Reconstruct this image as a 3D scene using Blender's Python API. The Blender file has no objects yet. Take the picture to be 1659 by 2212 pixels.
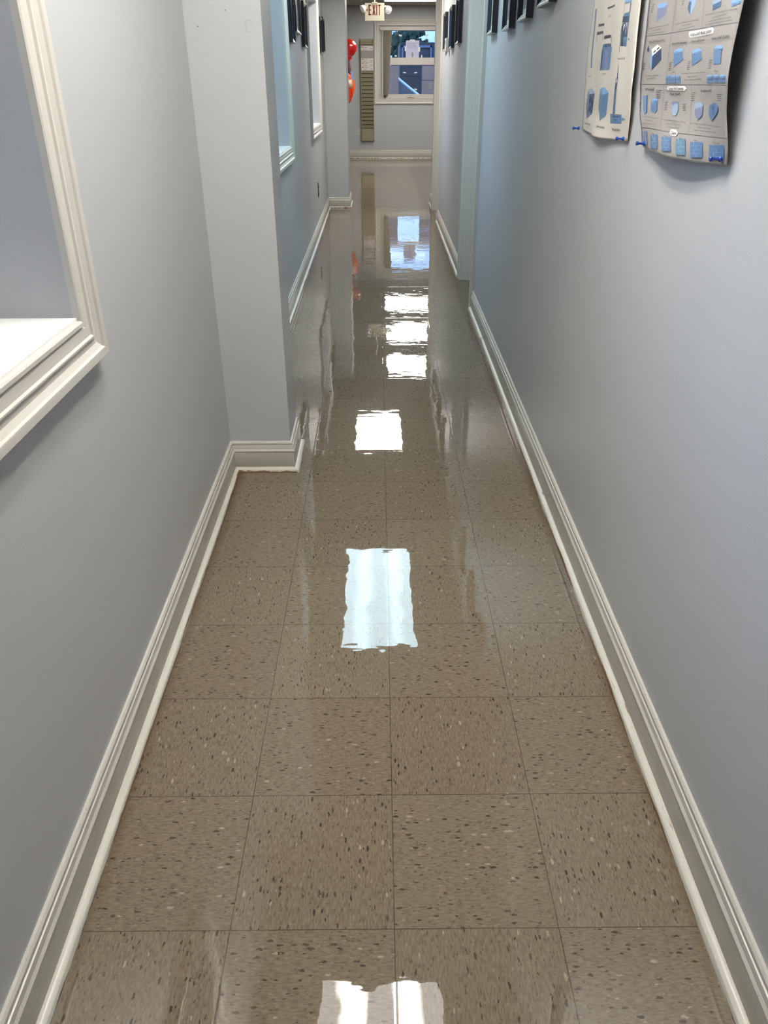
import bpy, bmesh, math, random
from mathutils import Vector, Matrix
random.seed(7)
SC = bpy.context.scene
C = bpy.context.scene.collection

# ------------------------------------------------------------------ camera, world, exposure
cam_d = bpy.data.cameras.new('camera'); cam = bpy.data.objects.new('camera', cam_d); C.objects.link(cam)
TH, PSI, RHO = math.radians(29.30), math.radians(0.358), math.radians(-0.134)
fv = Vector((math.sin(PSI)*math.cos(TH), math.cos(PSI)*math.cos(TH), -math.sin(TH)))
rv = Vector((math.cos(PSI), -math.sin(PSI), 0)); uv = rv.cross(fv)
r2 = math.cos(RHO)*rv + math.sin(RHO)*uv; u2 = -math.sin(RHO)*rv + math.cos(RHO)*uv
M = Matrix((r2, u2, -fv)).transposed().to_4x4(); M.translation = Vector((-0.023, 0.0, 1.3605))
cam.matrix_world = M
cam_d.sensor_fit = 'HORIZONTAL'; cam_d.sensor_width = 36.0; cam_d.lens = 1632.7*36/1659
cam_d.clip_start = 0.02; cam_d.clip_end = 300
SC.camera = cam
SC.view_settings.view_transform = 'Standard'; SC.view_settings.look = 'None'
SC.view_settings.gamma = 1.0; SC.view_settings.use_curve_mapping = False
SC.view_settings.exposure = 0.0

SKY = (0.55, 0.80, 1.35, 1); SKY_STRENGTH = 2.8
w = bpy.data.worlds.new('sky'); SC.world = w; w.use_nodes = True
wn = w.node_tree; bg = wn.nodes['Background']
tc = wn.nodes.new('ShaderNodeTexCoord'); sep = wn.nodes.new('ShaderNodeSeparateXYZ')
rmp = wn.nodes.new('ShaderNodeValToRGB')
wn.links.new(tc.outputs['Generated'], sep.inputs[0]); wn.links.new(sep.outputs['Z'], rmp.inputs[0])
rmp.color_ramp.elements[0].position = 0.0; rmp.color_ramp.elements[0].color = (0.085, 0.16, 0.34, 1)
rmp.color_ramp.elements[1].position = 0.12; rmp.color_ramp.elements[1].color = SKY
wn.links.new(rmp.outputs[0], bg.inputs[0]); bg.inputs[1].default_value = SKY_STRENGTH

WARM = (1.0, 0.965, 0.895); COOL = (0.66, 0.90, 1.0)
CORRIDOR_LIGHTS = [  # y0, y1, colour, strength
    (-3.05, -1.85, WARM, 3.5), (0.88, 2.10, WARM, 27.0), (4.60, 6.05, COOL, 13.0), (8.25, 9.45, WARM, 20.0)]
ROOM_LIGHTS = [(11.92, 13.14), (13.95, 15.30), (16.25, 17.50)]
ROOM_STRENGTH = 12.5

# ------------------------------------------------------------------ node helpers
def new_mat(name):
    m = bpy.data.materials.new(name); m.use_nodes = True
    return m, m.node_tree, m.node_tree.nodes['Principled BSDF']
def N(nt, t, **kw):
    n = nt.nodes.new(t)
    for k, v in kw.items(): setattr(n, k, v)
    return n
def math_(nt, op, a, b=None, c=None):
    n = N(nt, 'ShaderNodeMath', operation=op)
    for i, v in enumerate((a, b, c)):
        if v is None: continue
        if isinstance(v, (int, float)): n.inputs[i].default_value = v
        else: nt.links.new(v, n.inputs[i])
    return n.outputs[0]
def mixc(nt, f, a, b):
    n = N(nt, 'ShaderNodeMix', data_type='RGBA')
    for i, v in ((0, f), (6, a), (7, b)):
        if isinstance(v, (int, float)): n.inputs[i].default_value = v
        elif isinstance(v, tuple): n.inputs[i].default_value = v if len(v) == 4 else (*v, 1)
        else: nt.links.new(v, n.inputs[i])
    return n.outputs[2]
def pos(nt):
    return N(nt, 'ShaderNodeNewGeometry').outputs['Position']
def noise(nt, vec, scale, detail=2, rough=.5):
    n = N(nt, 'ShaderNodeTexNoise'); n.inputs['Scale'].default_value = scale
    n.inputs['Detail'].default_value = detail; n.inputs['Roughness'].default_value = rough
    if vec is not None: nt.links.new(vec, n.inputs['Vector'])
    return n.outputs['Fac']
def ramp(nt, f, a, b, ca=(0, 0, 0, 1), cb=(1, 1, 1, 1)):
    n = N(nt, 'ShaderNodeMapRange'); nt.links.new(f, n.inputs[0])
    n.inputs[1].default_value = a; n.inputs[2].default_value = b
    n.inputs[3].default_value = 0; n.inputs[4].default_value = 1
    return n.outputs[0]
def bump(nt, b, h, dist, target='Normal', prev=None):
    n = N(nt, 'ShaderNodeBump'); n.inputs['Distance'].default_value = dist; n.inputs['Strength'].default_value = 1
    nt.links.new(h, n.inputs['Height'])
    if prev is not None: nt.links.new(prev, n.inputs['Normal'])
    nt.links.new(n.outputs[0], b.inputs[target]); return n.outputs[0]
def simple(name, col, rough=.5, metal=0, var=.06, nscale=30, bmp=0, emit=None, coat=0):
    m, nt, b = new_mat(name)
    p = pos(nt); f = noise(nt, p, nscale, 3)
    dark = tuple(c*(1-var) for c in col); lite = tuple(min(1, c*(1+var)) for c in col)
    nt.links.new(mixc(nt, f, dark, lite), b.inputs['Base Color'])
    b.inputs['Roughness'].default_value = rough; b.inputs['Metallic'].default_value = metal
    b.inputs['Coat Weight'].default_value = coat
    if bmp: bump(nt, b, f, bmp)
    if emit:
        b.inputs['Emission Color'].default_value = (*emit[0], 1); b.inputs['Emission Strength'].default_value = emit[1]
    return m

# ------------------------------------------------------------------ materials
TILE = 0.3048
def floor_material():
    m, nt, b = new_mat('vinyl_composition_tile')
    p = pos(nt); s = N(nt, 'ShaderNodeSeparateXYZ'); nt.links.new(p, s.inputs[0])
    X, Y = s.outputs[0], s.outputs[1]
    tx = math_(nt, 'DIVIDE', X, TILE); ty = math_(nt, 'DIVIDE', math_(nt, 'SUBTRACT', Y, 0.8437), TILE)
    i = math_(nt, 'FLOOR', tx); j = math_(nt, 'FLOOR', ty)
    par = math_(nt, 'FLOORED_MODULO', math_(nt, 'ADD', i, j), 2.0)      # 1: flecks run along y
    inv = math_(nt, 'SUBTRACT', 1.0, par)
    across = math_(nt, 'ADD', math_(nt, 'MULTIPLY', par, X), math_(nt, 'MULTIPLY', inv, Y))
    along = math_(nt, 'ADD', math_(nt, 'MULTIPLY', par, Y), math_(nt, 'MULTIPLY', inv, X))
    off = math_(nt, 'ADD', math_(nt, 'MULTIPLY', i, 7.31), math_(nt, 'MULTIPLY', j, 3.77))
    wob = noise(nt, p, 160, 2); wobv = math_(nt, 'MULTIPLY', math_(nt, 'SUBTRACT', wob, .5), .006)
    def flecks(sa, sl, thr, r0):
        cv = N(nt, 'ShaderNodeCombineXYZ')
        nt.links.new(math_(nt, 'ADD', math_(nt, 'MULTIPLY', math_(nt, 'ADD', across, wobv), sa), off), cv.inputs[0])
        nt.links.new(math_(nt, 'ADD', math_(nt, 'MULTIPLY', along, sl), off), cv.inputs[1])
        v = N(nt, 'ShaderNodeTexVoronoi', voronoi_dimensions='2D'); v.inputs['Scale'].default_value = 1
        nt.links.new(cv.outputs[0], v.inputs['Vector'])
        sc = N(nt, 'ShaderNodeSeparateColor'); nt.links.new(v.outputs['Color'], sc.inputs[0])
        size = math_(nt, 'MULTIPLY', math_(nt, 'MAXIMUM', math_(nt, 'SUBTRACT', sc.outputs[0], r0), 0.0), thr/(1-r0))
        d = math_(nt, 'SUBTRACT', size, v.outputs['Distance'])
        return ramp(nt, d, 0.0, 0.05), sc.outputs[1], sc.outputs[2]
    f1, g1, h1 = flecks(130, 46, .36, .70)
    f2, g2, h2 = flecks(230, 88, .44, .55)
    # per tile tone
    wn_ = N(nt, 'ShaderNodeTexWhiteNoise', noise_dimensions='2D'); cv = N(nt, 'ShaderNodeCombineXYZ')
    nt.links.new(i, cv.inputs[0]); nt.links.new(j, cv.inputs[1]); nt.links.new(cv.outputs[0], wn_.inputs[0])
    base = mixc(nt, wn_.outputs[0], (0.168, 0.129, 0.091), (0.186, 0.148, 0.104))
    big = noise(nt, p, 3.5, 4)
    base = mixc(nt, big, mixc(nt, .35, base, (0.145, 0.126, 0.078)), base)
    # fine streaks along the grain
    cs = N(nt, 'ShaderNodeCombineXYZ')
    nt.links.new(math_(nt, 'MULTIPLY', across, 320), cs.inputs[0]); nt.links.new(math_(nt, 'ADD', math_(nt, 'MULTIPLY', along, 60), off), cs.inputs[1])
    st = noise(nt, cs.outputs[0], 1.0, 2)
    base = mixc(nt, ramp(nt, st, .42, .75), base, mixc(nt, .22, base, (0.36, 0.28, 0.22)))
    base = mixc(nt, ramp(nt, st, .55, .25), base, mixc(nt, .30, base, (0.07, 0.05, 0.035)))
    fc = mixc(nt, math_(nt, 'GREATER_THAN', g1, .42), (0.035, 0.023, 0.016), mixc(nt, math_(nt, 'GREATER_THAN', h1, .74), (0.070, 0.045, 0.032), (0.33, 0.275, 0.215)))
    c = mixc(nt, math_(nt, 'MULTIPLY', f1, .85), base, fc)
    fc2 = mixc(nt, math_(nt, 'GREATER_THAN', g2, .74), (0.05, 0.034, 0.025), (0.28, 0.225, 0.17))
    c = mixc(nt, math_(nt, 'MULTIPLY', f2, .42), c, fc2)
    def edge(t):
        fr = math_(nt, 'FRACT', t); return math_(nt, 'MINIMUM', fr, math_(nt, 'SUBTRACT', 1.0, fr))
    ed = math_(nt, 'MINIMUM', edge(tx), edge(ty))
    seam = ramp(nt, ed, .0042, .0018)
    sn = noise(nt, p, 9, 2)
    c = mixc(nt, math_(nt, 'MULTIPLY', seam, math_(nt, 'ADD', .25, math_(nt, 'MULTIPLY', sn, .9))), c, (0.035, 0.022, 0.016))
    # dirt gathering along the skirting shoes
    xa = math_(nt, 'ABSOLUTE', math_(nt, 'ADD', X, .005)); dn = noise(nt, p, 25, 3)
    dirt = math_(nt, 'MULTIPLY', ramp(nt, math_(nt, 'ADD', xa, math_(nt, 'MULTIPLY', dn, .02)), .560, .592), .55)
    c = mixc(nt, dirt, c, (0.07, 0.04, 0.025))
    nt.links.new(c, b.inputs['Base Color'])
    b.inputs['Roughness'].default_value = .42; b.inputs['Specular IOR Level'].default_value = 0.0
    b.inputs['Coat Weight'].default_value = 1.0; b.inputs['Coat IOR'].default_value = 1.5
    cr = noise(nt, p, 2.2, 3)
    nt.links.new(math_(nt, 'ADD', .004, math_(nt, 'MULTIPLY', ramp(nt, cr, .45, .80), .03)), b.inputs['Coat Roughness'])
    # waviness of the waxed surface: slow swell, tile cupping, fine orange peel, grit specks
    n1 = noise(nt, p, 5.0, 2); n2 = noise(nt, p, 28, 2); n3 = noise(nt, p, 260, 1)
    n4 = noise(nt, p, 1.6, 1)
    gr = ramp(nt, noise(nt, p, 420, 0), .74, .80)
    pr = bump(nt, b, n4, .0010, 'Coat Normal')
    pr = bump(nt, b, n1, .00085, 'Coat Normal', pr)
    pr = bump(nt, b, noise(nt, p, 13, 1), .00030, 'Coat Normal', pr)
    mp_ = N(nt, 'ShaderNodeMapping'); mp_.inputs['Scale'].default_value = (2.5, 24, 1); nt.links.new(p, mp_.inputs[0])
    pr = bump(nt, b, noise(nt, mp_.outputs[0], 1.0, 2), .00016, 'Coat Normal', pr)
    pr = bump(nt, b, n2, .00005, 'Coat Normal', pr)
    pr = bump(nt, b, n3, .0000012, 'Coat Normal', pr)
    pr = bump(nt, b, gr, .00003, 'Coat Normal', pr)
    cup = ramp(nt, ed, .012, 0.0)
    bump(nt, b, cup, -.00004, 'Coat Normal', pr)
    return m
def wall_material():
    m, nt, b = new_mat('blue_grey_wall_paint')
    p = pos(nt); f = noise(nt, p, 1.3, 4)
    c = mixc(nt, f, (0.405, 0.413, 0.424), (0.435, 0.443, 0.454))
    sc = ramp(nt, noise(nt, p, 7, 5, .7), .70, .78)
    c = mixc(nt, math_(nt, 'MULTIPLY', sc, .10), c, (0.30, 0.28, 0.27))
    nt.links.new(c, b.inputs['Base Color']); b.inputs['Roughness'].default_value = .42
    b.inputs['Specular IOR Level'].default_value = .45
    bump(nt, b, noise(nt, p, 350, 3), .00025)
    return m
def trim_material(name='cream_trim_paint', col=(0.58, 0.55, 0.49), dirt=.12, low=0):
    m, nt, b = new_mat(name)
    p = pos(nt); f = noise(nt, p, 5, 4)
    c = mixc(nt, f, tuple(x*.95 for x in col), tuple(min(1, x*1.04) for x in col))
    sp = ramp(nt, noise(nt, p, 60, 4, .65), .62, .74)
    c = mixc(nt, math_(nt, 'MULTIPLY', sp, dirt), c, (0.20, 0.16, 0.12))
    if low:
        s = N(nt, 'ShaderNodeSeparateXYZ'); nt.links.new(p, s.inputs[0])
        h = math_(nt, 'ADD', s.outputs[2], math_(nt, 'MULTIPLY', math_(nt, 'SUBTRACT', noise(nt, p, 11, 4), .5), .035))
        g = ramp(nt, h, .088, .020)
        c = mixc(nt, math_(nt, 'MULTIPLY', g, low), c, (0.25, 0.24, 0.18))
    nt.links.new(c, b.inputs['Base Color']); b.inputs['Roughness'].default_value = .33
    bump(nt, b, noise(nt, p, 90, 2), .00006)
    return m
def shoe_material():
    m, nt, b = new_mat('chipped_shoe_moulding_paint')
    p = pos(nt); s = N(nt, 'ShaderNodeSeparateXYZ'); nt.links.new(p, s.inputs[0])
    st = N(nt, 'ShaderNodeMapping'); st.inputs['Scale'].default_value = (30, 3, 60); nt.links.new(p, st.inputs[0])
    n1 = noise(nt, st.outputs[0], 1.0, 5, .7); n2 = noise(nt, p, 2.0, 2)
    low = ramp(nt, s.outputs[2], .013, .004)
    chip = ramp(nt, math_(nt, 'ADD', math_(nt, 'MULTIPLY', n1, .8), math_(nt, 'ADD', math_(nt, 'MULTIPLY', n2, .45), math_(nt, 'MULTIPLY', low, .20))), .755, .79)
    c = mixc(nt, n1, (0.47, 0.45, 0.39), (0.64, 0.62, 0.56))
    c = mixc(nt, chip, c, mixc(nt, n2, (0.10, 0.055, 0.028), (0.27, 0.15, 0.07)))
    nt.links.new(c, b.inputs['Base Color']); b.inputs['Roughness'].default_value = .3
    bump(nt, b, n1, .0006)
    return m
def glass_material():
    m = bpy.data.materials.new('window_glass'); m.use_nodes = True; nt = m.node_tree
    out = nt.nodes['Material Output']; nt.nodes.remove(nt.nodes['Principled BSDF'])
    t = N(nt, 'ShaderNodeBsdfTransparent'); t.inputs[0].default_value = (0.86, 0.92, 0.95, 1)
    g = N(nt, 'ShaderNodeBsdfGlossy'); g.inputs['Roughness'].default_value = .01
    fr = N(nt, 'ShaderNodeFresnel'); fr.inputs[0].default_value = 1.5
    x = N(nt, 'ShaderNodeMixShader'); nt.links.new(fr.outputs[0], x.inputs[0]); nt.links.new(t.outputs[0], x.inputs[1]); nt.links.new(g.outputs[0], x.inputs[2])
    nt.links.new(x.outputs[0], out.inputs[0]); return m
def ceiling_material():
    m, nt, b = new_mat('white_ceiling_tile')
    p = pos(nt); s = N(nt, 'ShaderNodeSeparateXYZ'); nt.links.new(p, s.inputs[0])
    def e(v, pitch, o):
        t = math_(nt, 'FRACT', math_(nt, 'DIVIDE', math_(nt, 'ADD', v, o), pitch)); return math_(nt, 'MINIMUM', t, math_(nt, 'SUBTRACT', 1.0, t))
    g = math_(nt, 'MINIMUM', e(s.outputs[0], .61, .33), e(s.outputs[1], .61, .34))
    line = ramp(nt, g, .022, .018)
    c = mixc(nt, noise(nt, p, 120, 3), (0.37, 0.36, 0.30), (0.44, 0.43, 0.36))
    c = mixc(nt, line, c, (0.56, 0.55, 0.50))
    nt.links.new(c, b.inputs['Base Color']); b.inputs['Roughness'].default_value = .9
    bump(nt, b, noise(nt, p, 200, 3), .0015)
    return m
def diffuser_material(name, col, strength, x_c=0.0, tubes=True, lo=.38, hi=1.7):
    m, nt, b = new_mat(name)
    b.inputs['Base Color'].default_value = (.8, .8, .8, 1)
    p = pos(nt); s = N(nt, 'ShaderNodeSeparateXYZ'); nt.links.new(p, s.inputs[0])
    if tubes:   # the two lamps glow through the lens
        d = math_(nt, 'ABSOLUTE', math_(nt, 'SUBTRACT', math_(nt, 'ABSOLUTE', math_(nt, 'SUBTRACT', s.outputs[0], x_c)), .135))
        g = ramp(nt, d, .085, .025); k = math_(nt, 'ADD', lo, math_(nt, 'MULTIPLY', g, hi))
        nt.links.new(math_(nt, 'MULTIPLY', k, strength), b.inputs['Emission Strength'])
    else: b.inputs['Emission Strength'].default_value = strength
    b.inputs['Emission Color'].default_value = (*col, 1)
    return m

MT = dict(
    floor=floor_material(), wall=wall_material(), trim=trim_material(col=(0.52, 0.50, 0.455), low=0), base=trim_material('baseboard_paint', (0.52, 0.505, 0.455), .30, .75),
    shoe=shoe_material(), glass=glass_material(), ceil=ceiling_material(),
    sill=simple('white_sill_paint', (0.83, 0.82, 0.79), .3, var=.03, nscale=8),
    door=simple('off_white_door_paint', (0.60, 0.56, 0.49), .35, var=.04, nscale=6),
    metal=simple('brushed_nickel', (0.45, 0.42, 0.38), .35, 1, nscale=200),
    whitemetal=simple('white_enamel', (0.75, 0.74, 0.70), .35, var=.03),
    black=simple('black_lacquer', (0.008, 0.008, 0.014), .18, var=.2),
    rail_sheen=simple('painted_frame_sheen', (0.34, 0.33, 0.31), .32, .35, var=.15, nscale=60),  # silver grey stands in for reflected light on shiny black rails
    rack=simple('olive_rack_enamel', (0.26, 0.235, 0.15), .42, var=.04),
    card=simple('pale_time_card', (0.62, 0.56, 0.54), .7, var=.05, nscale=50),
    ink=simple('dark_ink', (0.03, 0.03, 0.04), .6, var=.1),
    greycard=simple('grey_card', (0.30, 0.27, 0.26), .7, var=.08, nscale=60),
    plastic=simple('ivory_plastic', (0.55, 0.53, 0.47), .35, var=.02),
    exitpl=simple('cream_sign_plastic', (0.60, 0.57, 0.44), .4, var=.02),
    exitred=simple('exit_red', (0.17, 0.012, 0.010), .5, var=.05),
    lampwhite=simple('white_lamp_plastic', (0.66, 0.65, 0.60), .35, var=.02),
    lens=simple('frosted_lamp_lens', (0.72, 0.72, 0.72), .15, var=.03, coat=.5),
    red=simple('glossy_red_shell', (0.50, 0.006, 0.004), .22, var=.05, coat=.6),
    orange=simple('orange_vest_cloth', (0.85, 0.075, 0.008), .75, var=.12, nscale=25, bmp=.01),
    redcloth=simple('red_vest_cloth', (0.48, 0.012, 0.008), .8, var=.15, nscale=25, bmp=.01),
    silver=simple('reflective_tape', (0.62, 0.55, 0.42), .4, .1),
    purple=simple('plum_jacket_cloth', (0.045, 0.008, 0.022), .8, var=.3, nscale=20, bmp=.012),
    bluecard=simple('pale_blue_card', (0.36, 0.46, 0.66), .5, var=.04),
    wood=simple('painted_hook_board', (0.42, 0.40, 0.36), .5),
    brown=simple('brown_outlet_plastic', (0.030, 0.012, 0.010), .4, var=.1),
    pin=simple('blue_pin_plastic', (0.010, 0.045, 0.30), .25, var=.05, coat=.4),
    steel=simple('pin_steel', (0.6, 0.6, 0.6), .25, 1),
    vinyl=simple('window_vinyl', (0.52, 0.49, 0.45), .35, var=.03),
    blind=simple('taupe_blind_fabric', (0.20, 0.175, 0.135), .8, var=.08, nscale=40),
    wand=simple('blind_wand_plastic', (0.50, 0.48, 0.43), .3, var=.05),
    asphalt=simple('asphalt', (0.05, 0.055, 0.065), .85, var=.3, nscale=8),
    carblue=simple('pale_blue_car_paint', (0.55, 0.66, 0.78), .2, coat=1),
    cardark=simple('dark_car_paint', (0.010, 0.015, 0.024), .6),
    carglass=simple('car_glass', (0.02, 0.03, 0.045), .05),
    tyre=simple('tyre_rubber', (0.015, 0.015, 0.017), .8),
    leaf=simple('dark_foliage', (0.022, 0.050, 0.032), .8, var=.5, nscale=5),
    bark=simple('tree_bark', (0.05, 0.035, 0.028), .9),
    siding=simple('blue_grey_siding', (0.13, 0.17, 0.26), .7, var=.08),
    roofm=simple('shed_roof', (0.09, 0.09, 0.10), .8),
    tape=simple('white_tape_and_patch', (0.80, 0.82, 0.84), .5, var=.02),
)
def paper_material(name, col):     # thin sheet: daylight shines through it
    m = bpy.data.materials.new(name); m.use_nodes = True; nt = m.node_tree
    out = nt.nodes['Material Output']; b = nt.nodes['Principled BSDF']
    p = pos(nt); f = noise(nt, p, 40, 3)
    c = mixc(nt, f, tuple(x*.96 for x in col), col); nt.links.new(c, b.inputs['Base Color']); b.inputs['Roughness'].default_value = .7
    tr = N(nt, 'ShaderNodeBsdfTranslucent'); nt.links.new(c, tr.inputs[0])
    x = N(nt, 'ShaderNodeMixShader'); x.inputs[0].default_value = .65
    nt.links.new(b.outputs[0], x.inputs[1]); nt.links.new(tr.outputs[0], x.inputs[2]); nt.links.new(x.outputs[0], out.inputs[0])
    return m
MT['paper'] = paper_material('notice_paper', (0.86, 0.80, 0.84)); MT['vellum'] = paper_material('grey_notice_paper', (0.46, 0.46, 0.54))

# ------------------------------------------------------------------ mesh helpers
def obj(name, bm, mat=None, parent=None, smooth=False, mats=None):
    me = bpy.data.meshes.new(name); bmesh.ops.recalc_face_normals(bm, faces=bm.faces[:]); bm.to_mesh(me); bm.free()
    o = bpy.data.objects.new(name, me); C.objects.link(o)
    for m_ in (mats or [mat]): me.materials.append(m_)
    if smooth:
        for pl in me.polygons: pl.use_smooth = True
        try: me.set_sharp_from_angle(angle=math.radians(24))
        except Exception: pass
    if parent is not None:
        o.parent = parent; o.matrix_parent_inverse = parent.matrix_world.inverted()
    return o
def box(bm, x0, x1, y0, y1, z0, z1, bev=0, mi=0):
    vs = [bm.verts.new((x, y, z)) for x in (x0, x1) for y in (y0, y1) for z in (z0, z1)]
    idx = [(0, 1, 3, 2), (4, 6, 7, 5), (0, 4, 5, 1), (2, 3, 7, 6), (0, 2, 6, 4), (1, 5, 7, 3)]
    fs = [bm.faces.new([vs[k] for k in q]) for q in idx]
    for f in fs: f.material_index = mi
    if bev:
        es = {e for f in fs for e in f.edges}
        r = bmesh.ops.bevel(bm, geom=list(es), offset=bev, segments=2, affect='EDGES', profile=.6)
        for f in r['faces']: f.material_index = mi
    return vs
def prism(bm, pts, d0, d1, fn, mi=0):
    """pts: 2D outline; fn(a, b, d) -> 3D"""
    a = [bm.verts.new(fn(p[0], p[1], d0)) for p in pts]; b = [bm.verts.new(fn(p[0], p[1], d1)) for p in pts]
    n = len(pts); fs = [bm.faces.new(a), bm.faces.new(b[::-1])]
    for k in range(n): fs.append(bm.faces.new((a[k], b[k], b[(k+1) % n], a[(k+1) % n])))
    for f in fs: f.material_index = mi
def lathe(bm, prof, origin, axis=(0, 0, 1), seg=24, mi=0):
    ax = Vector(axis).normalized(); q = ax.to_track_quat('Z', 'Y'); o = Vector(origin); rings = []
    for r, h in prof:
        if r < 1e-6: rings.append([bm.verts.new(o + q @ Vector((0, 0, h)))])
        else: rings.append([bm.verts.new(o + q @ Vector((r*math.cos(t*2*math.pi/seg), r*math.sin(t*2*math.pi/seg), h))) for t in range(seg)])
    for A, B in zip(rings, rings[1:]):
        if len(A) == 1 and len(B) == 1: continue
        for k in range(seg):
            k2 = (k+1) % seg
            if len(A) == 1: f = bm.faces.new((A[0], B[k], B[k2]))
            elif len(B) == 1: f = bm.faces.new((A[k], B[0], A[k2]))
            else: f = bm.faces.new((A[k], B[k], B[k2], A[k2]))
            f.material_index = mi
def tube(bm, pts, r, seg=8, mi=0):
    P = [Vector(p) for p in pts]; rings = []
    for k, p in enumerate(P):
        t = (P[min(k+1, len(P)-1)] - P[max(k-1, 0)]).normalized(); q = t.to_track_quat('Z', 'Y')
        rr = r[k] if isinstance(r, (list, tuple)) else r
        rings.append([bm.verts.new(p + q @ Vector((rr*math.cos(a*2*math.pi/seg), rr*math.sin(a*2*math.pi/seg), 0))) for a in range(seg)])
    for A, B in zip(rings, rings[1:]):
        for k in range(seg):
            bm.faces.new((A[k], B[k], B[(k+1) % seg], A[(k+1) % seg])).material_index = mi
    bm.faces.new(rings[0][::-1]); bm.faces.new(rings[-1])
def NB(): return bmesh.new()
def thing(name, label, cat, loc, group=None, rotz=0):
    o = bpy.data.objects.new(name, None); C.objects.link(o); o.location = loc; o.rotation_euler = (0, 0, rotz)
    o.empty_display_size = .05; o['label'] = label; o['category'] = cat
    if group: o['group'] = group
    bpy.context.view_layer.update(); return o
def tag(o, label, cat, group=None):
    o['label'] = label; o['category'] = cat
    if group: o['group'] = group
    return o
def struct(o): o['kind'] = 'structure'; return o
def copy_tree(o, parent=None):
    c = o.copy(); C.objects.link(c)
    if parent is not None: c.parent = parent
    for ch in list(o.children): copy_tree(ch, c)
    return c
def WL(y): return -0.604 - 0.006*y       # face of the left wall
def WR(y): return 0.589 + 0.0088*y       # face of the right wall
CH = 2.44; RH = 2.82; Y_END = 10.95; Y_FAR = 18.45

# ------------------------------------------------------------------ floor, ceilings, walls
bm = NB(); box(bm, -3.0, 3.6, -4.2, 18.55, -.10, 0); struct(obj('floor', bm, MT['floor']))
bm = NB(); box(bm, -1.2, 1.2, -4.2, Y_END, CH, CH+.5); struct(obj('ceiling', bm, MT['ceil']))
bm = NB(); box(bm, -3.0, 3.6, Y_END, 18.75, RH, RH+.12); struct(obj('ceiling', bm, MT['ceil']))

def wall_along_y(name, fx, sgn, th, y0, y1, zt, holes, mat='wall'):
    """wall whose face is x = fx(y); sgn=+1 the body lies towards +x. holes: (y0,y1,z0,z1)"""
    bm = NB()
    ys = sorted({y0, y1, *[h[0] for h in holes], *[h[1] for h in holes]}); zs = sorted({0, zt, *[h[2] for h in holes], *[h[3] for h in holes]})
    for a, b in zip(ys, ys[1:]):
        col = []
        for c, d in zip(zs, zs[1:]):
            if any(h[0] <= (a+b)/2 <= h[1] and h[2] <= (c+d)/2 <= h[3] for h in holes): continue
            if col and abs(col[-1][1]-c) < 1e-6: col[-1][1] = d
            else: col.append([c, d])
        for c, d in col:
            v = box(bm, 0, 1, a, b, c, d)
            for q in v:
                q.co.x = fx(q.co.y) + (sgn*th if q.co.x > .5 else 0)
    return struct(obj(name, bm, MT[mat]))
W1 = (0.18, 1.46, 0.968, 2.10); W2 = (4.62, 5.875, 1.00, 2.10); W3 = (8.02, 9.33, 1.02, 2.13)
D1 = (5.42, 6.285, 0, 2.04); D2 = (9.40, 10.30, 0, 2.40)
wall_along_y('wall_left', WL, -1, .30, -4.2, 16.5, RH, [W1, W2, W3])
wall_along_y('wall_right', WR, 1, .125, -4.2, Y_END, RH, [D1, D2])
# piers that narrow the passage
def pier(name, y0, y1, xr):
    bm = NB(); v = box(bm, WL(y0), xr, y0, y1, 0, RH if y1 > Y_END else CH)
    for q in v:
        if q.co.x < xr-.1: q.co.x = WL(q.co.y) - .02
    return struct(obj(name, bm, MT['wall']))
pier('wall_pier', 2.787, 3.03, -0.381); pier('wall_pier', 10.535, 11.13, -0.398)
bm = NB(); box(bm, -3.0, 3.6, -4.32, -4.2, 0, RH); struct(obj('wall_back', bm, MT['wall']))
# far room
FWX0, FWX1, FWZ0, FWZ1 = 0.022, 1.60, 1.165, 2.475
bm = NB()
for (a, b, c, d) in ((-3.0, FWX0, 0, RH), (FWX1, 3.6, 0, RH), (FWX0, FWX1, 0, FWZ0), (FWX0, FWX1, FWZ1, RH)): box(bm, a, b, Y_FAR, Y_FAR+.20, c, d)
struct(obj('wall_far', bm, MT['wall']))
bm = NB(); box(bm, -3.12, -3.0, 10.5, 18.65, 0, RH); struct(obj('wall_far_left', bm, MT['wall']))
bm = NB(); box(bm, 3.6, 3.72, 10.5, 18.65, 0, RH); struct(obj('wall_far_right', bm, MT['wall']))
bm = NB(); box(bm, .81, 3.6, Y_END-.12, Y_END, 0, RH); struct(obj('wall_near_right', bm, MT['wall']))
bm = NB(); box(bm, -3.0, -.94, 16.38, 16.5, 0, RH); struct(obj('wall_near_left', bm, MT['wall']))

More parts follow.
